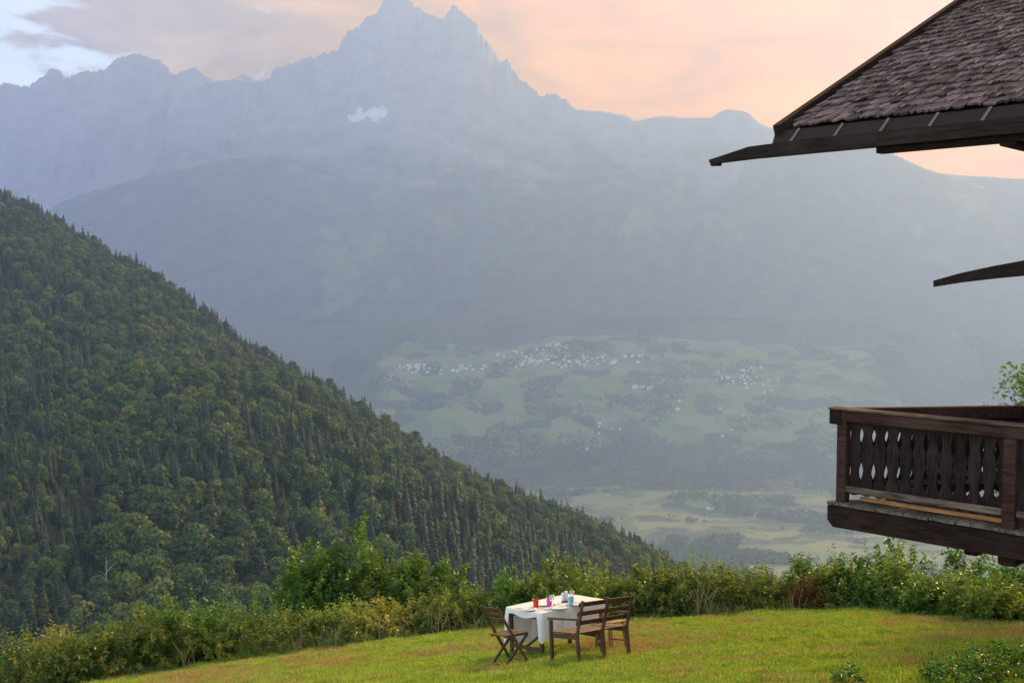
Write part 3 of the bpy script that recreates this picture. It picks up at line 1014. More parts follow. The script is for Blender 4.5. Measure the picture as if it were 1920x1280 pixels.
village(135, [(930, 1000, 655, 692), (960, 1080, 645, 695), (1000, 1130, 660, 695), (1080, 1215, 660, 688), (1020, 1070, 640, 655)],
        'tiny pale house in the large village high on the far terrace', 'houses of the large terrace village')
village(76, [(742, 800, 680, 700), (765, 850, 683, 705), (810, 915, 683, 700)], 'tiny pale house in the smaller village left of the large one', 'houses of the left terrace village')
village(42, [(1340, 1420, 690, 735), (1370, 1460, 700, 745), (1390, 1430, 688, 705)], 'tiny pale house in the scattered hamlet right of the large village', 'houses of the right hamlet')
village(4, [(702, 740, 702, 728)], 'tiny pale house at the left end of the green terrace', 'houses at the left end of the terrace', (1, 1, 0, 0, 0, 0, 0))
village(6, [(1100, 1200, 760, 850)], 'lone house among the fields below the large village', 'lone houses below the large village')
village(5, [(1325, 1350, 948, 965), (1290, 1345, 950, 958)], 'farm building on the low rise in the valley bottom', 'farm buildings on the low rise', k_s=0.9)
village(9, [(1240, 1290, 720, 775), (1335, 1400, 755, 825)], 'lone house among the trees below the right hamlet', 'lone houses below the right hamlet')
p = on_valley(1222, 729)
for j in range(3):
    tag(link('house', HOUSES[5], None, None, Matrix.Translation(on_valley(1190 + 14 * j, 727 + 1.5 * j)) @ Matrix.Scale(1.35, 4)),
        ('left', 'middle', 'right')[j] + ' one of three long white sheds in a row right of the fields', 'shed', 'long white sheds')


# ------------------------------------------------------------------ plants near by
def hit_lawn(px, py, y0=8.0, y1=26.0):
    d = ray(px, py)
    Y = np.linspace(y0, y1, 1200)
    Z = EYE + d.z / d.y * Y
    X = d.x / d.y * Y
    i = np.nonzero(lawn_z(X, Y) >= Z)[0]
    i = i[0] if len(i) else -1
    return Vector((X[i], Y[i], float(lawn_z(X[i], Y[i]))))


def leaves_arrays(B, D, L, W, rg, fold=0.22, droop=0.0):
    """folded leaf blades: base points, directions, lengths, width ratio -> verts, faces"""
    n = len(B)
    D = unit(D)
    ref = unit(rg.normal(size=(n, 3)) + np.array([0, 0, 1.2]))
    S = unit(np.cross(D, ref))
    N = np.cross(S, D)
    L = np.asarray(L)[:, None]
    mid = B + D * L * 0.45
    V = np.empty((n, 4, 3))
    V[:, 0] = B
    V[:, 1] = mid + S * L * W + N * L * fold * W * 1.5
    V[:, 2] = B + D * L - np.array([0, 0, 1.0]) * L * droop
    V[:, 3] = mid - S * L * W + N * L * fold * W * 1.5
    i = np.arange(n)[:, None] * 4
    Fc = np.concatenate([i + np.array([0, 1, 2]), i + np.array([0, 2, 3])], 1).reshape(-1, 3)
    return V.reshape(-1, 3), Fc


def shrub(name, base, h, w, d, mat, label, cat='shrub', group=None, sprays=170, per=14, leaf=0.075, lw=0.30, spray_len=0.26, upright=0.4,
          shell=0.55, lumps=0.35, seed=0, stems=9, low=0.05, droop=0.15, stem_mat=None, square=0.6, flop=0.9):
    """a leafy bush: stems rise from the base, sprays of leaves fill a lumpy dome h high, w wide, d deep"""
    r = np.random.default_rng(seed + 1000)
    n = sprays
    a = r.uniform(0, 2 * np.pi, n)
    rho = np.sqrt(r.uniform(0, 1, n))
    lump = 1 + lumps * (np.sin(a * 3 + seed * 1.3 + rho * 4) * 0.6 + np.cos(a * 5 - seed + rho * 7) * 0.4) + lumps * 0.25 * r.normal(0, 1, n)
    X0 = np.cos(a) * rho * w / 2 * (0.85 + 0.15 * lump); Y0 = np.sin(a) * rho * d / 2
    topz = h * (1 - 0.62 * rho ** 2.4) * np.clip(0.86 + 0.55 * (lump - 1), 0.5, 1.06)
    P = np.stack([X0, Y0, topz * (1 - (1 - low) * r.uniform(0, 1, n) ** (1 + 2.2 * shell))], -1)
    P[:, 2] = np.clip(P[:, 2] - spray_len * 0.55, 0.03, h)
    out = unit(P - np.array([0, 0, h * 0.25]))
    ax = unit(out * (1 - upright) + np.array([0, 0, upright * 1.4]) + r.normal(0, 0.28, (n, 3)))
    sl = spray_len * r.uniform(0.6, 1.3, n)
    t = np.tile(np.linspace(0.05, 1, per), (n, 1)) + r.uniform(-0.03, 0.03, (n, per))
    B = P[:, None] + ax[:, None] * (t * sl[:, None])[..., None]
    side = unit(np.cross(ax, r.normal(size=(n, 3))))
    side2 = np.cross(ax, side)
    ph = np.arange(per)[None] * 2.4 + r.uniform(0, 6.28, (n, 1))
    dirs = (side[:, None] * np.cos(ph)[..., None] + side2[:, None] * np.sin(ph)[..., None]) * flop + ax[:, None] * 0.55 + r.normal(0, 0.2, (n, per, 3))
    LL = leaf * r.uniform(0.6, 1.25, (n, per)) * (1.1 - 0.35 * t)
    V, Fc = leaves_arrays(B.reshape(-1, 3), dirs.reshape(-1, 3), LL.ravel(), lw, r, 0.22, droop)
    rn = np.repeat(np.clip(r.normal(0.45, 0.20, n)[:, None] + r.normal(0, 0.14, (n, per)), 0, 1).ravel(), 4)
    e = empty(name, Matrix.Translation(base), label, cat, group)
    fo = link('foliage', mesh_np('foliage', V, Fc, False, {'rnd': rn}), mat, e)
    mb = MB()
    for i in range(stems):
        tgt = P[r.integers(0, n)]
        b0 = np.array([r.normal(0, 0.06 * w), r.normal(0, 0.06 * d), -0.15])
        m1 = b0 * 0.5 + tgt * 0.5 + np.array([0, 0, 0.12 * h])
        m1[:2] = b0[:2] + (tgt[:2] - b0[:2]) * 0.35
        mb.tube([b0, m1, tgt + np.array([0, 0, spray_len * 0.4])], [0.014, 0.010, 0.004], 4, False)
    mb.build('stems', stem_mat or M['twig'], e)
    return e


def shrub_px(px, Y, top_py, w, d, **kw):
    """bush whose foot stands at depth Y on the lawn's edge and whose top reaches the given height in the photo"""
    x = (px - 960) / F * Y * 1.0
    z = lz(x, Y)
    top = at(px, top_py, Y).z
    b = Vector((x, Y, z - 0.05))
    return shrub(kw.pop('name', 'hedge_shrub'), b, max(0.35, top - z), w, d, **kw)


GA = 'shrubs of the hedge along the lower edge of the lawn'
pos_words = [
    # px, depth beyond the edge, top py, width, palette, spray kwargs, label
    (20, 0.6, 1182, 1.5, 'leaf_hedge', {}, 'green and rust coloured hedge shrub at the far left edge of the picture'),
    (85, 0.9, 1160, 1.5, 'leaf_autumn', {}, 'yellowish rusty hedge shrub, second from the left edge of the picture'),
    (150, 0.5, 1168, 1.4, 'leaf_hedge', {}, 'dark hedge shrub with reddish tips, third from the left edge'),
    (215, 1.2, 1150, 1.6, 'leaf_hedge', {}, 'hedge shrub right of the reddish one at the left end of the hedge'),
    (275, 0.6, 1132, 1.5, 'leaf_hedge', {}, 'yellow green hedge shrub with leafy upright shoots at the left'),
    (345, 1.1, 1118, 1.7, 'leaf_green', {}, 'fresh green hedge shrub left of the tall middle bushes'),
    (410, 0.6, 1126, 1.5, 'leaf_hedge', {}, 'mottled hedge shrub below the fresh green one at the left'),
    (460, 1.3, 1118, 1.7, 'leaf_green', {}, 'rounded green hedge shrub just left of the tall bush'),
    (520, 0.6, 1150, 1.5, 'leaf_hedge', {}, 'low mottled hedge shrub under the left side of the tall bush'),
    (585, 0.6, 1150, 1.4, 'leaf_hedge', {}, 'low hedge shrub with orange tips under the tall bush'),
    (650, 0.7, 1130, 1.5, 'leaf_light', {}, 'yellow green hedge shrub in front of the tall bush'),
    (715, 0.6, 1116, 1.4, 'leaf_autumn', {}, 'golden hedge shrub with dry stalks before it'),
    (775, 0.8, 1122, 1.4, 'leaf_hedge', {}, 'olive hedge shrub right of the golden one'),
    (830, 0.7, 1108, 1.5, 'leaf_hedge', {}, 'olive green hedge shrub below the second broad bush'),
    (890, 0.9, 1100, 1.5, 'leaf_hedge', {}, 'olive hedge shrub behind the folding chair'),
    (950, 1.0, 1096, 1.5, 'leaf_green', {}, 'dark green hedge shrub behind the left end of the table'),
    (1005, 0.8, 1088, 1.4, 'leaf_light', {}, 'light green hedge shrub behind the red tumbler'),
    (1060, 1.2, 1058, 1.5, 'leaf_hedge', {}, 'tall olive hedge shrub behind the middle of the table'),
    (1110, 0.8, 1075, 1.4, 'leaf_light', {}, 'yellowish hedge shrub behind the blue tumbler'),
    (1165, 1.0, 1078, 1.5, 'leaf_hedge', {}, 'brownish hedge shrub behind the bench back'),
    (1220, 0.8, 1070, 1.5, 'leaf_hedge', {}, 'dark olive hedge shrub just right of the bench'),
    (1285, 0.7, 1060, 1.6, 'leaf_hedge', {}, 'dark hedge shrub below the light feathery shoots'),
    (1350, 0.8, 1070, 1.5, 'leaf_hedge', {}, 'olive brown hedge shrub right of the light feathery shoots'),
    (1410, 0.7, 1062, 1.5, 'leaf_hedge', {}, 'mottled olive hedge shrub midway between bench and balcony'),
    (1465, 0.9, 1075, 1.4, 'leaf_light', {}, 'yellow green hedge shrub left of the dry brown plant'),
    (1530, 1.0, 1070, 1.4, 'leaf_green', {}, 'green hedge shrub behind the dry brown plant'),
    (1590, 0.8, 1066, 1.5, 'leaf_light', {}, 'loose light green hedge shrub under the left end of the balcony'),
    (1655, 0.9, 1052, 1.6, 'leaf_green', {}, 'leafy green hedge shrub under the balcony beam'),
    (1725, 0.8, 1060, 1.5, 'leaf_green', {}, 'deep green hedge shrub under the middle of the balcony'),
    (1795, 0.8, 1068, 1.5, 'leaf_green', {}, 'green hedge shrub with pale upright shoots below the balcony post'),
    (1865, 0.8, 1075, 1.5, 'leaf_green', {}, 'dark green hedge shrub near the right edge below the balcony'),
    (1935, 0.8, 1085, 1.6, 'leaf_green', {}, 'dark green hedge shrub cut by the right edge of the picture'),
]
rs0 = random.Random(12)
for i, (px, back, top, w, mt, kw, lb) in enumerate(pos_words):
    Y = float(edge_y((px - 960) / F * 20)) + back
    top += rs0.uniform(-20, 18)
    shrub_px(px, Y, top, w * rs0.uniform(0.8, 1.2), 1.5, mat=M[mt], label=lb, group=GA, seed=i, sprays=rs0.randint(250, 360), per=14, leaf=rs0.uniform(0.075, 0.125), lw=rs0.uniform(0.2, 0.38), spray_len=rs0.uniform(0.2, 0.42), upright=rs0.uniform(0.15, 0.6),
             lumps=rs0.uniform(0.3, 0.6), low=0.02, shell=0.45, stems=12, droop=rs0.uniform(0.1, 0.35), **kw)

# the two tall bushes in the middle
GB = 'tall round bushes behind the hedge'
x = (625 - 960) / F * 24.5
b = Vector((x, 24.5, lz(x, 24.5)))
for j, (px, Y, top, w, lb) in enumerate([
        (655, 24.6, 984, 3.2, 'tallest round bush behind the hedge, its crown against the forest'),
        (580, 24.2, 1025, 2.3, 'left shoulder bush leaning on the tallest round bush'),
        (790, 24.4, 1032, 3.0, 'second broad round bush right of the tallest one')]):
    shrub_px(px, Y, top, w, 2.4, name='tall_bush', mat=M['leaf_hazel'], label=lb, cat='bush', group=GB, seed=60 + j, sprays=1100, per=16, leaf=0.14, lw=0.34,
             spray_len=0.36, upright=0.2, lumps=0.32, low=0.0, shell=0.5, stems=14, droop=0.3, square=0.5)

# light feathery shoots, like young ash
GC = 'light feathery shoots standing above the hedge'
for j, (px, top, w, lb) in enumerate([
        (1232, 1030, 0.8, 'left clump of light feathery shoots above the hedge'),
        (1268, 1022, 0.7, 'second clump of light feathery shoots from the left'),
        (1306, 998, 0.7, 'tallest clump of light feathery shoots above the hedge'),
        (1345, 1018, 0.7, 'clump of light feathery shoots right of the tallest one'),
        (1080, 1052, 0.7, 'small clump of light feathery shoots behind the table'),
        (1385, 1048, 0.7, 'low clump of light feathery shoots at the right end of the row')]):
    Y = float(edge_y((px - 960) / F * 20)) + 1.5
    shrub_px(px, Y, top, w, 0.8, name='feathery_shoots', mat=M['leaf_light'], label=lb, cat='plant', group=GC, seed=80 + j, sprays=90, per=20, leaf=0.085, lw=0.17,
             spray_len=0.5, upright=0.75, lumps=0.3, low=0.2, shell=0.2, stems=8, droop=0.25)

# broad upright shoots of elder and the like on the right
GD = 'upright leafy shoots under the balcony'
for j, (px, back, top, w, mt, lb) in enumerate([
        (1500, 1.2, 1016, 0.55, 'leaf_green', 'upright leafy shoot standing alone left of the balcony'),
        (1583, 1.0, 1000, 0.55, 'leaf_green', 'tall upright shoot with broad leaves just left of the balcony beam'),
        (1440, 1.2, 1060, 0.6, 'leaf_green', 'short upright shoot left of the lone leafy one'),
        (1555, 1.0, 1050, 0.6, 'leaf_light', 'low leafy shoot between the two tall upright shoots'),
        (1640, 1.1, 1012, 0.8, 'leaf_green', 'leafy shoot touching the left end of the balcony beam'),
        (1685, 0.6, 1018, 0.7, 'leaf_light', 'pale upright shoot under the balcony beam, leftmost of its kind'),
        (1742, 0.2, 1040, 0.6, 'leaf_light', 'pale upright shoot under the middle of the balcony'),
        (1812, 0.2, 1042, 0.6, 'leaf_light', 'tallest pale upright shoot in front of the dark hedge shrubs'),
        (1845, -0.1, 1082, 0.4, 'leaf_light', 'small pale shoot right of the tallest pale one'),
        (1872, -0.1, 1078, 0.4, 'leaf_light', 'small pale shoot near the right edge of the picture'),
        (1905, 0.3, 1060, 0.6, 'leaf_light', 'arching pale shoot at the right edge of the picture')]):
    Y = float(edge_y((px - 960) / F * 20)) + back
    shrub_px(px, Y, top, w, 0.6, name='upright_shoot', mat=M[mt], label=lb, cat='plant', group=GD, seed=110 + j, sprays=55, per=16, leaf=0.12, lw=0.22,
             spray_len=0.42, upright=0.8, lumps=0.2, low=0.25, shell=0.1, stems=5, droop=0.25)
# darker growth behind them
for j, (px, Y, top, w, lb) in enumerate([(1700, 23.4, 990, 2.0, 'dark bush seen below the balcony beam'), (1820, 22.8, 1000, 2.0, 'dark bush below the balcony post'), (1925, 22.0, 1010, 2.0, 'dark bush below the balcony at the right edge')]):
    shrub_px(px, Y, top, w, 1.8, name='dark_bush', mat=M['leaf_green'], label=lb, cat='bush', group='dark bushes below the balcony', seed=140 + j, sprays=480, per=14, leaf=0.12,
             spray_len=0.34, upright=0.25, lumps=0.3, low=0.0)

# dry brown plant and bundles of dry stalks
Yd = float(edge_y(5.8)) + 0.3
shrub_px(1522, Yd, 1062, 0.7, 0.5, name='dry_plant', mat=M['leaf_dry'], label='withered reddish brown plant in the hedge left of the balcony', cat='plant', seed=170, sprays=60, per=16,
         leaf=0.10, lw=0.10, spray_len=0.5, upright=0.8, lumps=0.2, low=0.15, shell=0.1, droop=0.5)


def stalks(px, top_py, n, spread, label, seed, back=0.1):
    r = np.random.default_rng(seed)
    Y = float(edge_y((px - 960) / F * 20)) + back
    x = (px - 960) / F * Y
    z = lz(x, Y)
    h = at(px, top_py, Y).z - z
    mb = MB(); V = []
    for i in range(n):
        bx, by = r.normal(0, spread * 0.35), r.normal(0, 0.1)
        l = h * r.uniform(0.55, 1.05)
        dx, dy = r.normal(0, 0.28), r.normal(0, 0.15)
        pts = [(bx, by, -0.05), (bx + dx * l * .25, by + dy * l * .3, l * .5), (bx + dx * l, by + dy * l, l)]
        mb.tube(pts, [0.007, 0.006, 0.003], 4, False)
        if r.random() < 0.5:
            q = Vector(pts[1]); mb.tube([q, q + Vector((r.normal(0, .12), r.normal(0, .06), l * .3))], [0.004, 0.002], 3, False)
    me = mb.mesh('stalks')
    A = me.attributes.new('rnd', 'FLOAT', 'POINT')
    A.data.foreach_set('value', np.clip(r.normal(0.6, 0.25, len(me.vertices)), 0, 1).astype(np.float32))
    o = link('dry_stalks', me, M['straw'], None, Matrix.Translation((x, Y, z)))
    tag(o, label, 'stalks', 'bundles of dry stalks along the hedge')


for j, (px, top, n, sp, lb) in enumerate([
        (622, 1160, 9, 0.3, 'dry pale stalks in the hedge below the tall bush'),
        (715, 1150, 12, 0.4, 'dry pale stalks in front of the golden hedge shrub'),
        (748, 1170, 6, 0.2, 'short dry stalks right of the golden hedge shrub'),
        (815, 1130, 10, 0.4, 'forked dry stalks left of the folding chair'),
        (880, 1150, 8, 0.4, 'leaning dry stalks just behind the folding chair'),
        (1325, 1085, 10, 0.3, 'dry stalks in the hedge right of the bench'),
        (1500, 1100, 6, 0.25, 'dry stalks below the withered brown plant'),
        (1800, 1150, 8, 0.4, 'pale stalks lying at the lawn edge below the balcony'),
        (1895, 1155, 7, 0.4, 'arching pale stalks at the right edge of the lawn'),
        (340, 1200, 6, 0.3, 'thin dry stalks low in the left part of the hedge')]):
    stalks(px, top, n, sp, lb, 200 + j, -0.15)


def blade_mesh(name, n, radius, hmin, hmax, width, rg, bend=0.5, seg=2):
    V = []; Fc = []; rn = []
    for i in range(n):
        a = rg.random() * 6.283; r0 = radius * math.sqrt(rg.random())
        bx, by = math.cos(a) * r0, math.sin(a) * r0
        h = rg.uniform(hmin, hmax); th = rg.random() * 6.283
        dx, dy = math.cos(th), math.sin(th)
        lean = bend * rg.uniform(0.2, 1.2) * h
        b = len(V); q = rg.random()
        V += [(bx - dy * width, by + dx * width, -0.01), (bx + dy * width, by - dx * width, -0.01),
              (bx + dx * lean * .35 + dy * width * .8, by + dy * lean * .35 - dx * width * .8, h * .6), (bx + dx * lean * .35 - dy * width * .8, by + dy * lean * .35 + dx * width * .8, h * .6),
              (bx + dx * lean, by + dy * lean, h)]
        rn += [q] * 5
        Fc += [(b, b + 1, b + 2), (b, b + 2, b + 3), (b + 3, b + 2, b + 4)]
    return mesh_np(name, V, Fc, False, {'rnd': rn})


rgg = np.random.default_rng(31)
kit = []
for i in range(5):
    q = blade_mesh('grass_clump', 16, 0.05, 0.022, 0.055, 0.0035, rgg, 0.8); q.materials.append(M['grass']); kit.append(q)
for i in range(3):
    q = blade_mesh('dry_grass_clump', 13, 0.05, 0.015, 0.045, 0.0035, rgg, 1.2); q.materials.append(M['grass_dry']); kit.append(q)
NG = 105000
gy = np.sqrt(rgg.uniform(11.6 ** 2, 22.3 ** 2, NG))
gx = (rgg.uniform(-150, 2080, NG) - 960) / F * gy
kp = gy < edge_y(gx) + 0.9
gx, gy = gx[kp], gy[kp]
gz = lawn_z(gx, gy) + 0.03 * fbm(gx * 0.8, gy * 0.8, 3)
dry = fbm(gx * 0.55 + 3, gy * 0.75 + 1, 4) + 0.35 * fbm(gx * 3 + 3, gy * 4, 2) + rgg.normal(0, 0.16, len(gx))
dry = dry + 0.10 * smoothstep(2, 5, gx) * smoothstep(17, 20, gy)
pk = np.where(dry > 0.20, 5 + rgg.integers(0, 3, len(gx)), rgg.integers(0, 5, len(gx)))
scatter('lawn_grass', np.stack([gx, gy, gz], -1), np.stack([rgg.normal(0, .1, len(gx)), rgg.normal(0, .1, len(gx)), rgg.uniform(0, 6.28, len(gx))], -1),
        rgg.uniform(0.7, 1.5, len(gx)) * np.clip(1.05 + 0.9 * fbm(gx * 2.2, gy * 3.0, 3), 0.4, 1.9), pk, kit, 'short mown grass of the lawn, yellowing in patches')
kit2 = []
for i in range(4):
    q = blade_mesh('long_grass_tuft', 26, 0.10, 0.12, 0.34, 0.005, rgg, 0.7); q.materials.append(M['grass_long']); kit2.append(q)
for i in range(2):
    q = blade_mesh('long_dry_tuft', 16, 0.10, 0.12, 0.36, 0.004, rgg, 0.8); q.materials.append(M['straw']); kit2.append(q)
nt = 620
tx = rgg.uniform(-10.5, 10.5, nt)
ty = edge_y(tx) + rgg.normal(-0.02, 0.20, nt)
scatter('long_grass', np.stack([tx, ty, lawn_z(tx, ty) + 0.0], -1), np.stack([0 * tx, 0 * tx, rgg.uniform(0, 6.28, nt)], -1), rgg.uniform(0.45, 1.1, nt) * np.clip(0.75 + 0.9 * fbm(tx * 0.7, ty * 0 + 2, 2), 0.35, 1.3),
        np.where(rgg.random(nt) < 0.25, 4 + rgg.integers(0, 2, nt), rgg.integers(0, 4, nt)), kit2, 'uncut longer grass along the foot of the hedge')

# bush in the lower right corner, nearer than the lawn
for j, (px, Y, top, w, lb) in enumerate([
        (1905, 12.2, 1208, 1.0, 'dark leafy bush filling the lower right corner of the picture'),
        (1862, 11.9, 1248, 0.7, 'low dark bush left of the one in the lower right corner'),
        (1815, 11.6, 1275, 0.6, 'lowest dark bush at the bottom edge near the right corner'),
        (1985, 12.4, 1200, 1.2, 'dark bush cut by the right edge at the lower corner')]):
    shrub_px(px, Y, top, w, 0.9, name='corner_bush', mat=M['leaf_green'], label=lb, cat='bush', group='dark bushes in the lower right corner', seed=220 + j, sprays=170, per=14, leaf=0.06, lw=0.3,
             spray_len=0.2, upright=0.2, lumps=0.15, low=0.0)
for j, (px, py, top, lb) in enumerate([(1592, 1284, 1250, 'small broad leaved seedling in the lawn at the bottom edge'), (1868, 1240, 1200, 'large leaved sprig above the bush in the lower right corner')]):
    p = hit_lawn(px, py)
    h = at(px, top, p.y).z - p.z
    shrub('leafy_sprig', p, h * 1.05, 0.25, 0.25, M['leaf_green'], lb, 'plant', None, 7, 8, 0.13, 0.26, 0.14, 0.7, 0.1, 0.1, 240 + j, 3, 0.3, 0.25)


# tree whose branches reach into the picture behind the balcony
def branch_tree(base, H, rad, label):
    r = np.random.default_rng(77)
    e = empty('leafy_tree', Matrix.Translation(base), label, 'tree')
    mb = MB()
    mb.tube([(0, 0, -.3), (.05, 0, H * .4), (-.05, .1, H * .9)], [0.14, 0.10, 0.03], 8)
    tips = []
    for i in range(26):
        a = i * 2.4; z = H * r.uniform(0.3, 0.9)
        L = rad * r.uniform(0.7, 1.0) * (1.1 - 0.5 * z / H)
        t = Vector((math.cos(a) * L, math.sin(a) * L, z + L * r.uniform(0.05, 0.5)))
        mb.tube([(0, 0, z), t * 0.5 + Vector((0, 0, z * .5 + .1)), t], [0.035, 0.02, 0.006], 5)
        tips += [Vector((0, 0, z)).lerp(t, f) for f in (0.45, 0.6, 0.72, 0.84, 0.93, 1.0)]
    mb.build('trunk', M['bark'], e)
    T = np.array([tuple(t) for t in tips])
    n, per = len(T), 85
    B = T[:, None] + r.normal(0, 0.17, (n, per, 3))
    dirs = r.normal(0, 1, (n, per, 3)) + unit(T)[:, None] * 0.8 - np.array([0, 0, .35])
    V, Fc = leaves_arrays(B.reshape(-1, 3), dirs.reshape(-1, 3), 0.10 * r.uniform(.6, 1.3, n * per), 0.24, r, 0.2, 0.15)
    link('crown', mesh_np('crown', V, Fc, False, {'rnd': np.repeat(np.clip(r.normal(.45, .2, n * per), 0, 1), 4)}), M['leaf_green'], e)


tb = at(1985, 700, 19.0)
branch_tree(Vector((tb.x + 0.5, 19.0, lz(tb.x + 0.5, 19.0))), 4.9, 2.0, 'leafy tree reaching in from the right edge above the balcony rail')


# ------------------------------------------------------------------ table, bench, chair
def frame_at(o, ang, tilt):
    """a frame standing at o, x axis towards ang, tilted by a share of the lawn's slope"""
    e = 0.2
    gx_ = (lz(o.x + e, o.y) - lz(o.x - e, o.y)) / (2 * e) * tilt
    gy_ = (lz(o.x, o.y + e) - lz(o.x, o.y - e)) / (2 * e) * tilt
    W = Vector((-gx_, -gy_, 1)).normalized()
    U = Vector((math.cos(ang), math.sin(ang), 0))
    U = (U - W * U.dot(W)).normalized()
    V = W.cross(U)
    m = Matrix((U, V, W)).transposed().to_4x4()
    m.translation = o
    return m


TL, TW, TH = 1.42, 0.78, 0.73
corner = at(1015, 1150, 15.7)
Mt = frame_at(corner, R(44), 0.42)
Mt.translation = corner - Mt.to_3x3() @ Vector((-TL / 2, -TW / 2, TH))
Mt_inv = Mt.inverted()


def ground_drop(Mx, x, y):
    """local height of the lawn under a local point"""
    p = Mx @ Vector((x, y, 0))
    for _ in range(4):
        q = Mx.inverted() @ Vector((p.x, p.y, lz(p.x, p.y)))
        p = Mx @ Vector((x, y, q.z))
    return q.z - 0.02


tbl = empty('table', Mt, 'wooden table under the white cloth on the sloping lawn', 'table')
mb = MB().box((0, 0, TH - 0.022), (TL - 0.01, TW - 0.01, 0.03)); mb.build('table_top', M['table_wood'], tbl)
for sx in (-1, 1):
    for sy in (-1, 1):
        lx, ly = sx * (TL / 2 - 0.06), sy * (TW / 2 - 0.06)
        g = ground_drop(Mt, lx, ly)
        MB().bar((lx, ly, g), (lx, ly, TH - 0.04), 0.055, 0.045, (1, 0, 0)).build('leg', M['table_wood'], tbl, bevel=0.004)
for sy in (-1, 1):
    MB().bar((-TL / 2 + 0.09, sy * (TW / 2 - 0.06), TH - 0.075), (TL / 2 - 0.09, sy * (TW / 2 - 0.06), TH - 0.075), 0.022, 0.07).build('apron', M['table_wood'], tbl)
for sx in (-1, 1):
    MB().bar((sx * (TL / 2 - 0.06), -TW / 2 + 0.09, TH - 0.075), (sx * (TL / 2 - 0.06), TW / 2 - 0.09, TH - 0.075), 0.022, 0.07).build('apron', M['table_wood'], tbl)
    MB().bar((sx * (TL / 2 - 0.06), -TW / 2 + 0.09, 0.16), (sx * (TL / 2 - 0.06), TW / 2 - 0.09, 0.16), 0.04, 0.05).build('stretcher', M['table_wood'], tbl)
MB().bar((-TL / 2 + 0.06, -TW / 2 + 0.08, 0.40), (-TL / 2 + 0.06, TW / 2 - 0.40, 0.19), 0.03, 0.045, (1, 0, 0)).build('brace', M['table_wood'], tbl)


def cloth_material():
    m, k, out = new_mat('white_linen')
    oc = k.n('ShaderNodeTexCoord').outputs['Object']
    n1 = k.noise(oc, 9.0, 5, 0.6, 0.4)
    n2 = k.noise(k.mapping(oc, (220, 220, 220)), 1.0, 2, 0.5)
    c = k.mix(k.smooth(n1, 0.35, 0.7), (0.82, 0.82, 0.84), (0.88, 0.88, 0.89))
    b = k.n('ShaderNodeBsdfPrincipled', {'Base Color': c, 'Roughness': 0.85, 'Specular IOR Level': 0.2})
    bp = k.n('ShaderNodeBump', {'Strength': 0.35, 'Distance': 0.02, 'Height': n1}); k.t.links.new(bp.outputs[0], b.inputs['Normal'])
    tr = k.n('ShaderNodeBsdfTranslucent', {'Color': (0.75, 0.75, 0.8, 1)})
    mx = k.n('ShaderNodeMixShader', {0: 0.18})
    k.t.links.new(b.outputs[0], mx.inputs[1]); k.t.links.new(tr.outputs[0], mx.inputs[2])
    k.t.links.new(mx.outputs[0], out.inputs[0])
    return m


